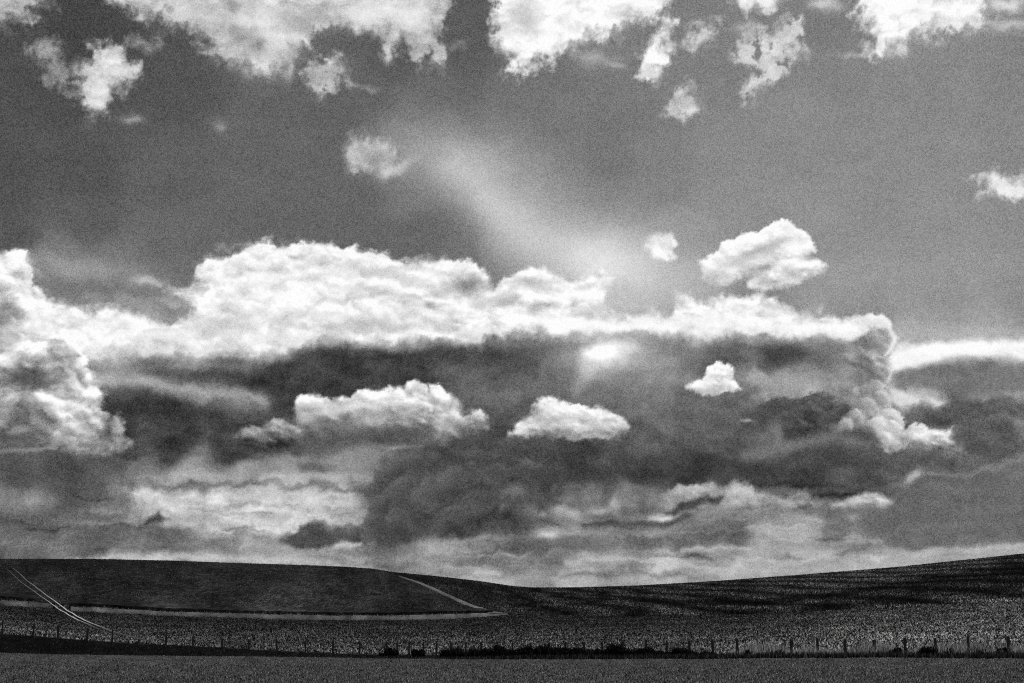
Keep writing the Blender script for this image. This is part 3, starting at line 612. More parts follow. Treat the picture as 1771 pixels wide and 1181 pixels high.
# behind the camera the two sides run into each other
wb = np.clip((np.abs(AZT) - 60) / 120, 0, 1) * 0.5; wb = wb[None]
DK = DK * (1 - wb) + DK[:, ::-1] * wb; ZK = ZK * (1 - wb) + ZK[:, ::-1] * wb
DEL = np.diff(ZK, axis=0) / np.diff(DK, axis=0)
MK = np.zeros_like(ZK)
MK[1:-1] = np.where(DEL[:-1] * DEL[1:] > 0, 2 * DEL[:-1] * DEL[1:] / (DEL[:-1] + DEL[1:] + 1e-12), 0)
MK[7] = DEL[6] * 0.35                                   # the crest keeps a little of its slope
for i in (2, 3): MK[i] = 0.0
MK[3] = DEL[3]; MK[2] = 0.01

def ground_z(a, d, rough=True):
    a = np.asarray(a, float); d = np.asarray(d, float)
    f = (a + 180) / 360 * (len(AZT) - 1); i = np.clip(f.astype(int), 0, len(AZT) - 2); w = f - i
    g = lambda T: T[:, i] * (1 - w) + T[:, i + 1] * w
    D, Zz, M = g(DK), g(ZK), g(MK)
    z = np.zeros_like(d)
    for s in range(len(DK) - 1):
        h = D[s + 1] - D[s]; t = (d - D[s]) / h; m = (t >= 0) & (t <= 1) if s == 0 else (t > 0) & (t <= 1)
        t = np.clip(t, 0, 1)
        v = (2*t**3 - 3*t**2 + 1) * Zz[s] + (t**3 - 2*t**2 + t) * h * M[s] + (-2*t**3 + 3*t**2) * Zz[s+1] + (t**3 - t**2) * h * M[s+1]
        z = np.where(m, v, z)
    if rough:
        x, y = d * np.sin(np.radians(a)), d * np.cos(np.radians(a))
        amp = np.clip((d - 20) / 60, 0, 1)
        z = z + amp * (0.05 * fbm(x, y, 5.0, 3, 101) + 0.10 * fbm(x, y, 23.0, 2, 105))
    return z
def knot(i, a):
    return np.interp(a, AZT, DK[i])
def P3(a, d, dz=0.0):
    x, y = d * np.sin(np.radians(a)), d * np.cos(np.radians(a))
    return np.stack([x, y, ground_z(a, d) + dz], -1)
def hit(x, y, dmin=30.0):
    """azimuth and distance at which the line of sight through a frame point meets the land"""
    dx, dy, dz = pix_dir(x, y); a = np.degrees(np.arctan2(dx, dy)); t = dz / np.hypot(dx, dy)
    dd = np.geomspace(dmin, 900, 700)
    A = np.broadcast_to(np.atleast_1d(a)[:, None], (np.size(a), len(dd)))
    zz = (ground_z(A, np.broadcast_to(dd, A.shape), False) - CAM_Z) / dd
    ok = zz >= np.atleast_1d(t)[:, None]
    i = np.where(ok.any(1), ok.argmax(1), zz.argmax(1))
    return np.atleast_1d(a), dd[i]

# ---------------------------------------------------------------- soil, crop and grass
def land_mat(name, gain, grain=1.0, speck=0.0, rows=False, aniso=1.0, far=0.0):
    s = NT(name)
    base = s.attr('cover_tone')
    p = s.pos(1.0, aniso, 1.0)
    n1 = s.noise(0.9, 8.0, 0.78, p)                        # clods and tufts from a metre down to a hand
    n2 = s.noise(7.0, 4.0, 0.8, p)
    n3 = s.noise(0.06, 4.0, 0.6, p)
    v = s.math('ADD', s.math('MULTIPLY', s.math('SUBTRACT', n1, 0.5), 3.4 * grain), s.math('MULTIPLY', s.math('SUBTRACT', n2, 0.5), 2.6 * grain))
    v = s.math('ADD', v, s.math('MULTIPLY', s.math('SUBTRACT', n3, 0.5), 1.2))
    if far:                                                # drilled rows and wheelings run up and down the slope, so the flecks are long
        n4 = s.noise(3.4, 2.0, 0.7, s.pos(1.0, 0.045, 0.3)); n5 = s.noise(0.9, 3.0, 0.7, s.pos(0.35, 0.12, 0.3))
        v = s.math('ADD', v, s.math('MULTIPLY', s.math('SUBTRACT', n4, 0.5), 5.5 * far))
        v = s.math('ADD', v, s.math('MULTIPLY', s.math('SUBTRACT', n5, 0.5), 3.0 * far))
    if rows:
        g = s.n('ShaderNodeNewGeometry'); sx = s.n('ShaderNodeSeparateXYZ'); s.l(g.outputs['Position'], sx.inputs[0])
        wob = s.math('MULTIPLY', s.math('SUBTRACT', s.noise(0.02, 2.0), 0.5), 6.0)
        c1 = s.math('ADD', s.math('ADD', sx.outputs[0], s.math('MULTIPLY', sx.outputs[1], 0.054)), wob)
        r1 = s.math('SINE', s.math('MULTIPLY', c1, 2 * math.pi / 3.1)); r2 = s.math('SINE', s.math('MULTIPLY', c1, 2 * math.pi / 11.7))
        c2 = s.math('ADD', s.math('MULTIPLY', sx.outputs[0], 0.913), s.math('MULTIPLY', sx.outputs[1], 0.407))
        r3 = s.math('SINE', s.math('MULTIPLY', c2, 2 * math.pi / 1.5))
        rr = s.math('ADD', s.math('MULTIPLY', s.math('ADD', s.math('MULTIPLY', r1, 0.30), s.math('MULTIPLY', s.math('POWER', s.math('ABSOLUTE', r2), 6.0), -0.55)), s.attr('rows_slope')),
                    s.math('MULTIPLY', s.math('MULTIPLY', r3, 0.55), s.attr('rows_left')))
        v = s.math('ADD', v, rr)
    v = s.math('POWER', 2.2, v)                            # exponential: many dark, a few bright
    v = s.math('MINIMUM', v, 5.0)
    c = s.math('MINIMUM', s.math('MULTIPLY', s.math('MULTIPLY', base, v), gain), 0.6)
    b = s.n('ShaderNodeBsdfDiffuse'); s.l(s.grey(c), b.inputs['Color'])
    bp = s.n('ShaderNodeBump'); bp.inputs['Strength'].default_value = 0.7; bp.inputs['Distance'].default_value = 0.08
    s.l(n2, bp.inputs['Height']); s.l(bp.outputs[0], b.inputs['Normal']); s.l(b.outputs[0], s.out.inputs['Surface'])
    return s.m

def land_piece(name, ia, ib, na, nrow, mat, tone_fn, geom=False):
    a = az_l; t = np.linspace(0, 1, nrow)
    D = (knot(ia, a)[None, :] + (knot(ib, a) - knot(ia, a))[None, :] * (t[:, None] ** (1.6 if geom else 1.0)))
    A = np.broadcast_to(a, D.shape)
    P = P3(A, D)
    o = mesh_obj(name, P.reshape(-1, 3), grid_faces(nrow, len(a)), mat, smooth=True)
    r = np.hypot(P[..., 0], P[..., 1]) + 1e-6
    U = A * K; V = -np.degrees(np.arctan2(P[..., 2] - CAM_Z, r)) * K
    tn = tone_fn(U, V)
    add_attr(o, 'cover_tone', lin(np.clip(tn, 0, 255) / 255.0))
    tag(o, kind='structure')
    return o, U, V, P
az_l = np.concatenate([np.arange(-180, -50, 2.0), np.arange(-50, -23, 0.4), np.arange(-23, 23, 0.075), np.arange(23, 50, 0.4), np.arange(50, 180, 2.0), [180]])

def tone_near(U, V):
    S = SkyPaint(U * 1.0, V * 3.0)
    return 64 + S.rag * 26 + S.str * 10
def tone_bank(U, V):
    S = SkyPaint(U, V * 3.0)
    return 22 + S.rag * 16 + 4 * sstep(300, 800, U)  # the backlit bank's shade is put into this dark tone
def tone_hill(U, V):
    S = SkyPaint(U, V)
    up = lambda L: [(x, y, t * 1.16 + 6) for x, y, t in L]
    S.tone = S.base(up([(0,970,30),(200,980,30),(400,990,34),(600,1000,36),(0,1030,30),(200,1035,36),(500,1045,42),(700,1050,34),
        (0,1075,46),(60,1060,34),(100,1085,52),(200,1080,42),(300,1080,34),(200,1100,60),(350,1110,62),(450,1080,34),(450,1105,60),(600,1085,34),(600,1115,66),(750,1085,36),(750,1110,60),
        (700,1000,26),(800,1030,28),(850,1020,30),(900,1040,30),(1000,1025,32),(1000,1050,32),(900,1075,30),(1000,1075,32),(950,1090,44),(950,1108,62),(1100,1030,34),(1100,1050,34),(1150,1075,36),(1150,1098,70),
        (1250,1020,34),(1400,1005,40),(1500,1000,44),(1600,992,42),(1771,975,34),(1300,1060,30),(1400,1070,42),(1350,1085,56),(1300,1105,76),(1450,1090,70),(1500,1070,58),(1600,1055,54),(1600,1080,74),(1650,1105,84),(1771,1040,58),(1771,1070,78),(1771,1100,86),(1450,1110,84)]), 22)
    w = dict(warp=5, hard=.5)
    # shaded belts of the right-hand slope, their shade painted into the ground tone
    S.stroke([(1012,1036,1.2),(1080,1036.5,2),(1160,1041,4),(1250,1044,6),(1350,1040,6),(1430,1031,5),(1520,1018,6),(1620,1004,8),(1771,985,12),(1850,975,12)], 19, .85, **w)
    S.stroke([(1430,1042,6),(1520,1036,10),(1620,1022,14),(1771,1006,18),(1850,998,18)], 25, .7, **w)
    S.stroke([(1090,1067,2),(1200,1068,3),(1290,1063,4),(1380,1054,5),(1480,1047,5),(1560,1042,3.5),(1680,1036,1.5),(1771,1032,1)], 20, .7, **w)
    S.stroke([(1180,1047.5,1),(1290,1050,1),(1330,1049,.8)], 70, .6, 2)
    S.stroke([(960,1083,2),(1010,1081,3),(1060,1078,3),(1100,1079,3)], 66, .55, 4)
    S.stroke([(880,1066,3),(980,1074,4),(1080,1079,3)], 16, .6, 4); S.stroke([(760,1090,2),(830,1090,2)], 16, .5, 4)
    S.stroke([(800,1007,5),(880,1040,7),(960,1068,8)], 20, .45, 6)
    S.stroke([(700,998,3),(800,1012,3),(900,1022,3)], 20, .5, 3)
    return S.tone + S.rag * 16 + S.str * 14

m_near = land_mat('short_stubble', GAIN_NEAR, 0.8, aniso=0.5)
m_bank = land_mat('bank_grass', GAIN_LAND, 0.8)
m_hill = land_mat('hill_crop', GAIN_LAND, 0.9, rows=True, aniso=0.7, far=1.0)
field, *_ = land_piece('field', 0, 2, 0, 150, m_near, tone_near)
bank, *_ = land_piece('bank', 2, 3, 0, 12, m_bank, tone_bank)
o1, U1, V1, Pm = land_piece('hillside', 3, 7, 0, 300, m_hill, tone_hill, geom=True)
def hill_rows(o, U, V, P):
    xpix = U / K
    a0 = sstep(-3.0, 1.0, xpix) * (1 - sstep(7.5, 12.0, xpix)) * sstep(180, 260, np.hypot(P[..., 0], P[..., 1]))
    a1 = (1 - sstep(-18.6, -16.5, xpix)) * (1 - sstep(185, 205, np.hypot(P[..., 0], P[..., 1])))
    add_attr(o, 'rows_slope', a0); add_attr(o, 'rows_left', a1)
hill_rows(o1, U1, V1, Pm)
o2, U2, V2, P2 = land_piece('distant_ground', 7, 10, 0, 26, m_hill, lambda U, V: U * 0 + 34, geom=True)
hill_rows(o2, U2, V2, P2)

# the standing crop on the upper left hill, with a front edge one can see
def sheet(name, x0, x1, n, lo, hi, nrow, mat, tone, thick=0.0, lift=0.0, edge=0.0, kind='structure'):
    """a draped sheet between two frame curves"""
    xs = np.linspace(x0, x1, n); L = np.array(lo, float); H = np.array(hi, float)
    a, dl = hit(xs, np.interp(xs, L[:, 0], L[:, 1])); _, dh = hit(xs, np.interp(xs, H[:, 0], H[:, 1]))
    k = np.ones(5) / 5
    dl = np.convolve(np.pad(dl, 2, 'edge'), k, 'valid'); dh = np.convolve(np.pad(dh, 2, 'edge'), k, 'valid')
    if not thick:
        wob = np.random.RandomState(int(x1)).randn(n); wob = np.convolve(np.pad(wob, 4, 'edge'), np.ones(9) / 9, 'valid') * 2.2; dl = dl + wob; dh = dh + wob[::-1] * .6
    dh = np.maximum(dh, dl + 0.3)
    t = np.linspace(0, 1, nrow)[:, None]; D = dl + (dh - dl) * t; A = np.broadcast_to(a, D.shape)
    gap = 1 - 0.85 * sstep(58, 68, xs) * (1 - sstep(118, 124, xs))
    hgt = lift + np.maximum(gap * thick * np.exp(-(D - dl) / 14.0), edge) if thick else np.full(D.shape, lift)
    P = P3(A, D); top = P.copy(); top[..., 2] += hgt
    if thick:
        rr = np.random.RandomState(5).rand(n) * 0.12 * thick
        top[0, :, 2] -= rr
    front = P[0].copy(); front[:, 2] -= 0.02
    back = P[-1].copy(); back[:, 2] -= 0.02
    V = np.concatenate([front[None], top, back[None]], 0)
    o = mesh_obj(name, V.reshape(-1, 3), grid_faces(nrow + 2, n), mat, smooth=not thick)
    r = np.hypot(V[..., 0], V[..., 1]); U = np.broadcast_to(a, V.shape[:2]) * K; Vc = -np.degrees(np.arctan2(V[..., 2] - CAM_Z, r)) * K
    S = SkyPaint(U, Vc); tn = tone(S)
    add_attr(o, 'cover_tone', lin(np.clip(tn, 0, 255) / 255.0)); add_attr(o, 'rows_slope', U * 0); add_attr(o, 'rows_left', U * 0)
    tag(o, kind=kind)
    return o
edge_lo = [(-90,1032),(0,1036),(56,1040.5),(122,1048),(203,1052),(294,1057),(384,1059.5),(493,1062),(583,1064),(674,1064),(780,1060.5),(839,1059.6),(852,1060)]
edge_hi = [(-90,960),(640,960),(662,990),(696,998),(726,1008),(760,1023),(789,1037),(823,1051),(852,1059.3)]
def crop_tone(S):
    S.tone = S.base([(0,980,30),(150,980,27),(300,985,30),(450,985,36),(600,995,30),(0,1015,34),(200,1010,30),(400,1015,34),(600,1020,36),(100,1040,36),(300,1045,44),(500,1052,50),(700,1050,34),(800,1052,34),(620,1055,42)], 24)
    return S.tone * 1.18 + 3 + S.rag * 20 + S.str * 18
m_crop = land_mat('standing_crop', GAIN_LAND, 0.9, aniso=0.8, far=1.0)
sheet('crop_field', -90, 852, 520, edge_lo, edge_hi, 90, m_crop, crop_tone, thick=0.42, lift=0.0, edge=0.10)
# pale grass margins
m_strip = land_mat('dry_grass_margin', GAIN_LAND, 0.8)
sheet('grass_margin', -90, 88, 90, [(-90,1043),(0,1048),(88,1052)], [(-90,1033),(0,1037.3),(56,1041.8),(88,1044.5)], 6, m_strip, lambda S: 78 + S.rag * 60, lift=0.05)
sheet('grass_margin', 122, 879, 380, [(122,1057),(200,1061.5),(300,1066.5),(400,1070),(500,1073),(600,1073.5),(700,1073),(780,1071),(840,1067),(879,1062.6)],
      [(122,1049.5),(203,1053.3),(294,1058.4),(384,1061),(493,1063.6),(583,1065.6),(674,1065.4),(780,1062),(839,1060.8),(879,1061.5)], 6, m_strip, lambda S: 90 + S.rag * 60 + 18 * sstep(-200, 0, S.U), lift=0.05)
sheet('grass_margin', 690, 879, 130, [(690,998.4),(726,1011),(760,1026.8),(789,1041),(823,1055),(850,1062),(879,1062.4)], [(690,996.6),(726,1007.2),(760,1021.6),(789,1035.4),(823,1049.2),(855,1059),(879,1061.6)], 5, m_strip,
      lambda S: 96 + S.rag * 50 + 20 * sstep(-140, -20, S.U), lift=0.13)
# two wheel tracks running down the left hill
m_track = land_mat('bare_chalk_track', GAIN_LAND, 0.7)
def track(pts, width):
    P = np.array(pts, float)
    s = np.linspace(0, len(P) - 1, 160); x = np.interp(s, range(len(P)), P[:, 0]); y = np.interp(s, range(len(P)), P[:, 1]); tn = np.interp(s, range(len(P)), P[:, 2])
    a, d = hit(x, y)
    k = np.ones(9) / 9; d = np.convolve(np.pad(d, 4, 'reflect', reflect_type='odd'), k, 'valid')
    px, py = d * np.sin(np.radians(a)), d * np.cos(np.radians(a))
    tx, ty = np.gradient(px), np.gradient(py); L = np.hypot(tx, ty) + 1e-9; nx, ny = -ty / L, tx / L
    rows = []
    for o in (-width / 2, 0, width / 2):
        qx, qy = px + nx * o, py + ny * o; A = np.degrees(np.arctan2(qx, qy)); D = np.hypot(qx, qy)
        q = P3(A, D); q[:, 2] += 0.15 - 0.02 * abs(o); rows.append(q)
    V = np.array(rows)
    o = mesh_obj('wheel_track', V.reshape(-1, 3), grid_faces(3, len(s)), m_track, smooth=True)
    add_attr(o, 'cover_tone', lin(np.tile(tn, 3) * 0.88 / 255.0)); tag(o, kind='structure')
track([(22,984,100),(34,994,110),(45,1004,125),(62,1017,150),(79,1030,170),(97,1043,205),(115,1056,215),(135,1069,215),(158,1081,180),(192,1093.6,120),(239,1106,90),(262,1110,84)], 0.25)
track([(10,984,80),(24,997,100),(36,1008,110),(56,1022,135),(75,1036,160),(99,1053,205),(126,1070,215),(140,1077,170),(154,1083.5,120),(170,1090,80)], 0.22)

# ---------------------------------------------------------------- low plants, too many to count
def leaf_mat(name, lo, hi, trans=0.35):
    s = NT(name)
    r = s.attr('leaf_tone')
    c = s.grey(s.math('ADD', s.math('MULTIPLY', r, hi - lo), lo))
    d = s.n('ShaderNodeBsdfDiffuse'); t = s.n('ShaderNodeBsdfTranslucent'); m = s.n('ShaderNodeMixShader')
    s.l(c, d.inputs['Color']); s.l(c, t.inputs['Color']); m.inputs[0].default_value = trans
    s.l(d.outputs[0], m.inputs[1]); s.l(t.outputs[0], m.inputs[2]); s.l(m.outputs[0], s.out.inputs['Surface'])
    return s.m
def tufts(name, n, x0, x1, dlo, dhi, hgt, wid, mat, seed, label, cat, tone_w=None, lean=0.35, keep=None, power=3.0):
    rs = np.random.RandomState(seed)
    a = np.degrees(np.arctan2(rs.uniform(x0, x1, n) - 885.5, F_PIX * 0.98)); u = rs.rand(n)
    lo, hi = dlo(a), dhi(a); d = lo * (hi / lo) ** u
    if keep is not None:
        k = keep(a, d, rs); a, d = a[k], d[k]; n = len(a)
    P = P3(a, d)
    sc = (0.6 + 0.8 * rs.rand(n))
    h = hgt(a, d) * sc if callable(hgt) else hgt * sc; w = wid * (0.6 + 0.9 * rs.rand(n)) * (d / 100.0) ** 0.5
    th = rs.uniform(0, 2 * math.pi, n)
    V = np.zeros((n, 3, 3)); cx, sx = np.cos(th) * w / 2, np.sin(th) * w / 2
    V[:, 0] = P - np.stack([cx, sx, np.full(n, 0.02)], -1); V[:, 1] = P + np.stack([cx, sx, np.full(n, -0.02)], -1)
    ln = rs.uniform(-1, 1, (n, 2)) * lean * h[:, None]
    V[:, 2] = P + np.concatenate([ln, h[:, None]], 1)
    o = mesh_obj(name, V.reshape(-1, 3), np.arange(n * 3).reshape(-1, 3), mat)
    t = rs.rand(n) ** power
    if tone_w is not None: t = t * tone_w(a, d)
    add_attr(o, 'leaf_tone', np.repeat(t, 3))
    tag(o, label, cat, kind='stuff')
    return o
m_stub = leaf_mat('stubble_blades', 0.006, 0.50)
m_leaf = leaf_mat('crop_leaves', 0.006, 0.85)
m_tall = leaf_mat('dry_grass_blades', 0.03, 0.62)
m_dark = leaf_mat('shrub_leaves', 0.004, 0.075, 0.2)
m_rough = leaf_mat('rough_grass_blades', 0.006, 0.11, 0.3)
edge_of = lambda i, f=1.0: (lambda a: knot(i, a) * f)
tufts('stubble', 150000, -450, 2220, lambda a: a * 0 + 36, edge_of(2, 0.995), 0.055, 0.06, m_stub, 3,
      'short pale stubble covering the flat field in the foreground', 'stubble')
fx = lambda a: (np.tan(np.radians(a)) * F_PIX * 0.98 + 885.5)
PATHS = [([(10,984),(36,1008),(56,1022),(75,1036),(99,1053),(126,1070),(154,1083),(172,1091)],1.8), ([(22,984),(45,1004),(79,1030),(97,1043),(135,1069),(158,1081),(192,1093),(262,1110)],1.8),
         ([(690,997.5),(726,1008.5),(760,1023),(789,1037),(823,1051),(852,1060),(879,1062)],3.5), ([(-90,1038),(0,1042),(88,1048)],5.5), ([(122,1053),(300,1062),(400,1065),(583,1069),(700,1069),(780,1066),(879,1062)],5.0)]
def off_paths(a, d, rs=None):
    P = P3(a, d); U_, V_ = a * K, -np.degrees(np.arctan2(P[:, 2] - CAM_Z, d)) * K
    ok = np.ones(len(a), bool)
    for pts, w in PATHS:
        q = np.array(pts, float); cu, cv = chart(q[:, 0], q[:, 1])
        ok &= np.abs(V_ - np.interp(U_, cu, cv, left=1e6, right=1e6)) > w * ((0.1 + 1.0 * np.random.RandomState(3).rand(len(a)) ** .6) if w > 3 else 1.2)
    return ok
def crop_w(a, d):
    x = fx(a); near = np.exp(-(d - knot(3, a)) / 45.0)
    far = sstep(1150, 1650, x) * np.exp(-(d - knot(3, a)) / 110.0)
    return np.clip(0.12 + 0.95 * near + 0.6 * far, 0, 1.2) * (0.8 + 0.3 * sstep(300, 1300, x)) * (0.6 + 0.9 * np.clip(fbm(d * np.sin(np.radians(a)), d * np.cos(np.radians(a)), 9, 3, 111) + .4, 0, 1))
tufts('crop_plants', 250000, -400, 2200, edge_of(3, 1.006), lambda a: knot(3, a) + (knot(5, a) - knot(3, a)) * 0.99 , 0.13, 0.17, m_leaf, 4,
      'pale flecked low crop covering the slope behind the fence', 'crop', tone_w=crop_w, keep=off_paths)
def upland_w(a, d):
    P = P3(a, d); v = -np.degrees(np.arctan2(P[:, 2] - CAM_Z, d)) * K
    t = tone_hill((a * K)[:, None], v[:, None])[:, 0]  # the belts' painted shade darkens these leaves as well
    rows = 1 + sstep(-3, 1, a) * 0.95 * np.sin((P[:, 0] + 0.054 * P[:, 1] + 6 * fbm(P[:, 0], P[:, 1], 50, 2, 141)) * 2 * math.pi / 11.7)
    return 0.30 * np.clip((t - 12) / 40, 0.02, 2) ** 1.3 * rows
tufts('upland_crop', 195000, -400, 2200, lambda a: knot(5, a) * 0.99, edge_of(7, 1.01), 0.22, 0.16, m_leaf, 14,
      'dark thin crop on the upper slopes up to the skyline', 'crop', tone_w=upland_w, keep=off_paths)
# rough grass round the fence
tufts('rough_grass', 36000, -400, 2200, lambda a: knot(2, a) - 0.5 - 1.6 * np.clip(fbm(a * 30, a * 0, 9, 3, 131) + .2, 0, 1), lambda a: knot(3, a) + 0.3, lambda a, d: 0.07 + 0.20 * sstep(750, 950, fx(a)), 0.07, m_rough, 6,
      'dark rough grass on the low bank below the fence', 'grass')
tufts('tall_grass', 38000, 1120, 2200, lambda a: knot(3, a) - 0.9, lambda a: knot(3, a) + 1.6, lambda a, d: 0.30 + 0.75 * np.clip(fbm(d * np.sin(np.radians(a)), d * 0, 2.2, 3, 121) + 0.35, 0, 1), 0.05, m_tall, 7,
      'tall pale grass standing among the right-hand fence posts', 'grass', lean=0.3, keep=lambda a, d, rs: rs.rand(len(a)) < sstep(1180, 1330, fx(a)) * np.clip(0.35 + 1.2 * fbm(d * np.sin(np.radians(a)), d * 0, 3.0, 2, 125), 0.1, 1), power=1.6)

tufts('scrub', 9000, 780, 1215, lambda a: knot(3, a) - 1.0, lambda a: knot(3, a) + 0.1, lambda a, d: 0.22 + 0.75 * np.clip(fbm(d * np.sin(np.radians(a)), d * 0, 1.6, 3, 151) + 0.25, 0, 1), 0.07, m_dark, 17,
      'dark tangled scrub filling the gaps between the bushes at mid fence', 'scrub', lean=0.5)
# ---------------------------------------------------------------- the fence
def rough_mat(name, g, sc=18.0):
    s = NT(name); n = s.noise(sc, 5.0, 0.7, s.pos(1, 1, 0.2))
    c = s.math('MULTIPLY', s.math('ADD', s.math('MULTIPLY', n, 1.4), 0.3), g)
    b = s.n('ShaderNodeBsdfPrincipled'); s.l(s.grey(c), b.inputs['Base Color']); b.inputs['Roughness'].default_value = 0.85
    bp = s.n('ShaderNodeBump'); bp.inputs['Strength'].default_value = 0.5; bp.inputs['Distance'].default_value = 0.01
    s.l(n, bp.inputs['Height']); s.l(bp.outputs[0], b.inputs['Normal']); s.l(b.outputs[0], s.out.inputs['Surface'])
    return s.m
m_wood = rough_mat('weathered_wood', 0.022); m_pale = rough_mat('pale_new_wood', 0.55); m_wire = rough_mat('dull_wire', 0.12)
def pole(name, p0, p1, r0, r1, mat, parent, seg=9, seed=0):
    rs = np.random.RandomState(seed); p0, p1 = np.array(p0, float), np.array(p1, float); ax = p1 - p0; L = np.linalg.norm(ax); ax /= L
    u = np.cross(ax, (0.3, 1, 0.1)); u /= np.linalg.norm(u); v = np.cross(ax, u)
    ring = []
    for t, r in ((0, r0), (0.4, (r0 + r1) / 2 * 1.03), (0.96, r1), (1.0, r1 * 0.72)):
        for k in range(seg):
            q = 2 * math.pi * k / seg; rr = r * (1 + 0.1 * (rs.rand() - 0.5))
            ring.append(p0 + ax * L * t + (u * math.cos(q) + v * math.sin(q)) * rr)
    F = []
    for j in range(3):
        for k in range(seg): F.append((j * seg + k, j * seg + (k + 1) % seg, (j + 1) * seg + (k + 1) % seg, (j + 1) * seg + k))
    me = bpy.data.meshes.new(name)
    me.from_pydata([tuple(x) for x in ring], [], F + [tuple(range(3 * seg, 4 * seg)), tuple(range(seg - 1, -1, -1))]); me.materials.append(mat)
    o = bpy.data.objects.new(name, me); col.objects.link(o); o.parent = parent
    return o
fence = bpy.data.objects.new('fence', None); col.objects.link(fence)
tag(fence, 'long dark post and wire fence running across the foot of the hill', 'fence')
# (x, top y, foot y) of every post in the frame
posts = [(-52,1068,1093),(3,1072,1096.5),(56.5,1077,1099.5),(100,1081,1103.5),(150,1086,1107.5),(194,1089,1111),(240,1105,1114),(287,1096,1117),(334,1100,1119),(385,1104,1122),(431,1106,1124.5),(479,1106,1127),
         (528.6,1108,1129.5),(576,1107,1131),(622,1109,1131),(669,1110,1133),(687,1110.5,1133),(708,1110.5,1134),(732,1110,1134.5),(755,1110.5,1135),(780,1110.5,1135),(804.7,1110.5,1135.5),(832,1110,1136),(860,1110.5,1136),
         (886,1110.5,1136),(917.6,1111,1136),(948.6,1111,1136),(978,1110,1136.5),(1009.6,1110,1136.5),(1041,1109,1137),(1076,1109,1137),(1117.6,1106,1137),(1152.4,1108,1137),(1191.5,1108,1137),(1233,1106,1137),(1274,1106,1136.5),
         (1321,1106,1136),(1368,1107,1136),(1413.4,1102.6,1136),(1461,1105,1136),(1511.5,1106,1135.5),(1565,1102.6,1135),(1619,1103,1135),(1677,1100,1134.5),(1743.6,1100,1134.5),(1812,1099,1134)]
posts = [(x, None, 1080) for x in (-380, -326, -270, -214, -160, -106)] + posts + [(x, None, 1134) for x in (1880, 1944, 2006, 2070, 2132, 2196)]
tops = []; rs = np.random.RandomState(12)
for i, (x, yt, yf) in enumerate(posts):
    i -= 6
    dx, dy, dz = pix_dir(x, 1110.0); a = float(np.degrees(np.arctan2(dx, dy)))
    d = float(knot(3, a)) + 0.25
    zg = float(ground_z(np.array([a]), np.array([d]))[0])
    _, _, dzt = pix_dir(x, yt or 1100.0); tt = dzt / math.sqrt(1 - float(dzt) ** 2)
    zt = CAM_Z + tt * d
    h = max(zt - zg, 0.35) if yt else 1.12
    lean = {3: -.05, 1: -.04, 36: .05, 43: .1, 42: .06, 40: 0}.get(i, float(rs.randn() * 0.025))
    x0, y0 = d * math.sin(math.radians(a)), d * math.cos(math.radians(a))
    r = 0.066 * (1 + 0.35 * rs.rand()) * (1.25 if x > 1180 else 1.0) * (1.25 if i in (15, 40) else 1)
    top = (x0 - lean * h * (1 if i > 30 else -1), y0, zg + h)
    pole('post', (x0, y0, zg - 0.25), top, r, r * 0.93, m_wood, fence, seed=i + 10)
    tops.append((x0, y0, zg, h, top))
def brace(i, side, mat, label=None, rise=0.62, run=0.95):
    x0, y0, zg, h, top = tops[i + 6]
    x1 = x0 + side * run; A = math.degrees(math.atan2(x1, y0)); zf = float(ground_z(np.array([A]), np.array([math.hypot(x1, y0)]))[0])
    o = pole('brace', (x1, y0 - 0.02, zf - 0.02 + 0.1), (x0 + side * 0.05, y0 - 0.03, zg + h * rise), 0.032, 0.03, mat, fence, seed=50 + i)
    if label: o['label'] = label
    return o
brace(15, -1, m_wood, rise=0.75, run=0.85); brace(15, 1, m_pale, 'pale slanting brace right of its post', rise=0.8, run=0.62)
brace(40, -1, m_wood, rise=0.66, run=0.52); brace(40, 1, m_pale, 'pale slanting brace right of its post', rise=0.6, run=0.55)
for f in (0.38, 0.62, 0.86):
    V = []; F = []
    for (x0, y0, zg, h, top) in tops:
        hh = max(h, 0.8); q = np.array((x0 + (top[0] - x0) * f, y0 - 0.06, zg + min(hh, 1.15) * f))
        for k in range(3): V.append(q + 0.004 * np.array((0, math.cos(2.1 * k), math.sin(2.1 * k))))
    for j in range(len(tops) - 1):
        for k in range(3): F.append((3*j+k, 3*j+(k+1)%3, 3*j+3+(k+1)%3, 3*j+3+k))
    mesh_obj('wire', np.array(V), np.array(F), m_wire, fence)

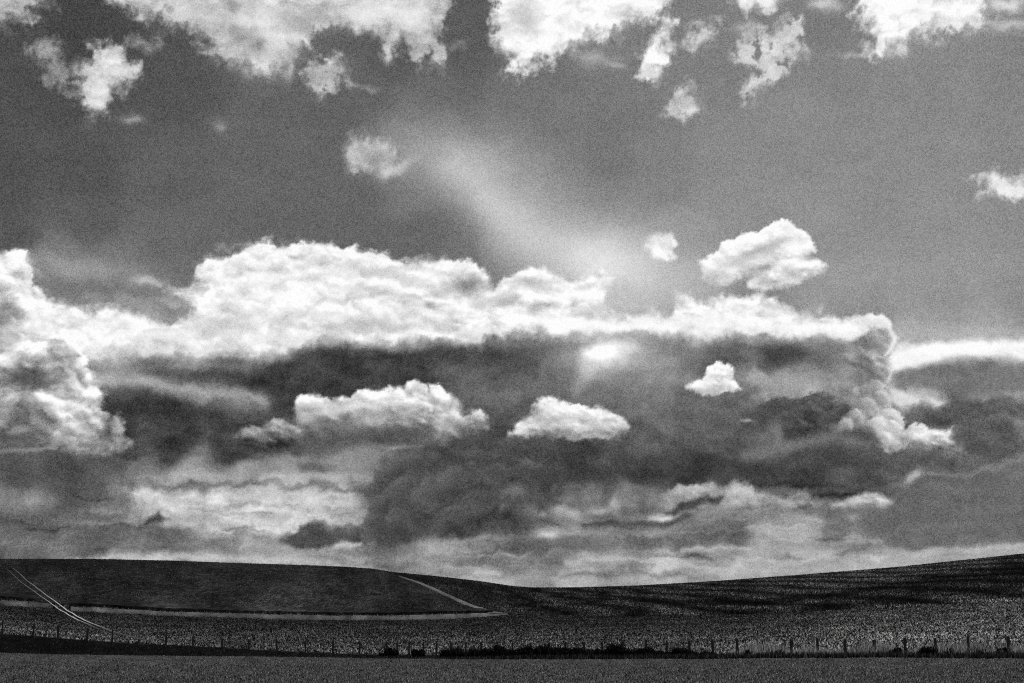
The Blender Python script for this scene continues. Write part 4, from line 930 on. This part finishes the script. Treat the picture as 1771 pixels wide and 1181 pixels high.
# ---------------------------------------------------------------- shrubs along the fence
def bush(x, w, top, label, seed, dense=1.0):
    """x: frame position, w: width in frame units, top: frame height of the crown"""
    rs = np.random.RandomState(seed)
    a = float(np.degrees(np.arctan2(*[float(v) for v in pix_dir(x, 1120)[:2]]))); d = float(knot(3, a)) - 0.55
    zg = float(ground_z(np.array([a]), np.array([d]))[0])
    dz = float(pix_dir(x, top)[2]); H = CAM_Z + dz / math.sqrt(1 - dz * dz) * d - zg; W = w / F_PIX * d
    H = max(H, 0.25)
    root = bpy.data.objects.new('bush', None); col.objects.link(root); root.location = (d * math.sin(math.radians(a)), d * math.cos(math.radians(a)), zg)
    tag(root, label, 'bush', 'dark bushes along the fence')
    nl = 5 + int(W * 3); cs = []
    for _ in range(nl):
        q = rs.uniform(-0.42, 0.42); cs.append((q * W, rs.uniform(-0.25, 0.25) * min(W, 1.0), H * (0.34 + 0.42 * rs.rand()) * (1 - 0.75 * abs(q)), H * (0.26 + 0.2 * rs.rand())))
    n = int(1300 * dense * max(0.5, W)); ci = rs.randint(0, nl, n); C = np.array(cs)[ci]
    dr = rs.randn(n, 3); dr /= np.linalg.norm(dr, axis=1)[:, None]; rad = C[:, 3] * rs.rand(n) ** 0.33 * rs.choice([1, 1, 1, 1.25], n)
    P = C[:, :3] + dr * rad[:, None] * np.array((1.25, 1.0, 1.0)); P[:, 2] = np.clip(P[:, 2], 0.01, None)
    # a skirt of leaves down to the ground
    m = int(n * 0.35); B = np.stack([rs.uniform(-0.5, 0.5, m) * W * .95, rs.uniform(-0.2, 0.2, m), rs.uniform(0, 0.35, m) * H], -1); P = np.concatenate([P, B]); n = len(P)
    s = 0.045 + 0.05 * rs.rand(n); e1 = rs.randn(n, 3); e1 /= np.linalg.norm(e1, axis=1)[:, None]; e2 = np.cross(e1, rs.randn(n, 3)); e2 /= np.linalg.norm(e2, axis=1)[:, None]
    V = np.stack([P - e1 * s[:, None], P + e2 * s[:, None] * .6, P + e1 * s[:, None], P - e2 * s[:, None] * .6], 1)
    o = mesh_obj('foliage', V.reshape(-1, 3), np.arange(n * 4).reshape(-1, 4), m_dark, root)
    add_attr(o, 'leaf_tone', np.repeat(rs.rand(n) ** 3, 4))
    Vs, Fs = [], []
    for (cx, cy, cz, r) in cs:
        b = len(Vs); p0 = np.array((cx * 0.25, cy * .3, -0.05)); p1 = np.array((cx, cy, cz + r * .8))
        for p, rr in ((p0, 0.018), (p1, 0.005)):
            for k in range(4): Vs.append(p + rr * np.array((math.cos(k * 1.57), math.sin(k * 1.57), 0)))
        for k in range(4): Fs.append((b + k, b + (k + 1) % 4, b + 4 + (k + 1) % 4, b + 4 + k))
    mesh_obj('stem', np.array(Vs), np.array(Fs), m_wood, root)
for i, (x, w, top, label) in enumerate([
    (672,34,1122,'small dark bush at the foot of the braced post left of centre'),
    (724,22,1122,'little dark bush between the two posts just right of the braced one'),
    (771,20,1124,'very low dark bush at the left end of the bush row'),
    (820,26,1124,'low ragged bush just left of the first wide dark bush'),
    (857,44,1117,'first wide dark bush at the left of the row'),
    (900,40,1115.5,'wide flat-topped dark bush, second of the big ones from the left'),
    (935,28,1117,'rounded dark bush right of the flat-topped one'),
    (972,30,1117,'dark bush directly under the post at mid row, its crown split'),
    (1000,34,1118.5,'broad dark bush touching the split one on its right'),
    (1041,28,1122,'low dark bush just left of the tallest bush'),
    (1067,26,1111.5,'tallest and blackest bush of the row, rounded like a ball'),
    (1090,22,1124,'low dark bush leaning against the right side of the tallest one'),
    (1115,32,1119,'wide dark bush, second to the right of the tallest one'),
    (1146,28,1126,'low spreading bush before the last dense bush of the row'),
    (1180,28,1117.5,'last dense bush of the row before the tall pale grass begins'),
    (1296,18,1124,'small dark bush at the left end of the tall pale grass'),
    (1343,18,1124,'small dark bush in the pale grass between the first bright clumps'),
    (1552,20,1120,'small dark bush right of the post with two braces'),
    (1606,26,1118,'round dark bush in the tall grass left of a thin post'),
    (1642,16,1122,'narrow dark bush between two posts near the right edge'),
    (1700,18,1123,'low dark bush right of the leaning post near the right edge'),
    (1737,18,1119,'dark bush against the last post at the right edge')]):
    bush(x, w, top, label, 200 + i)
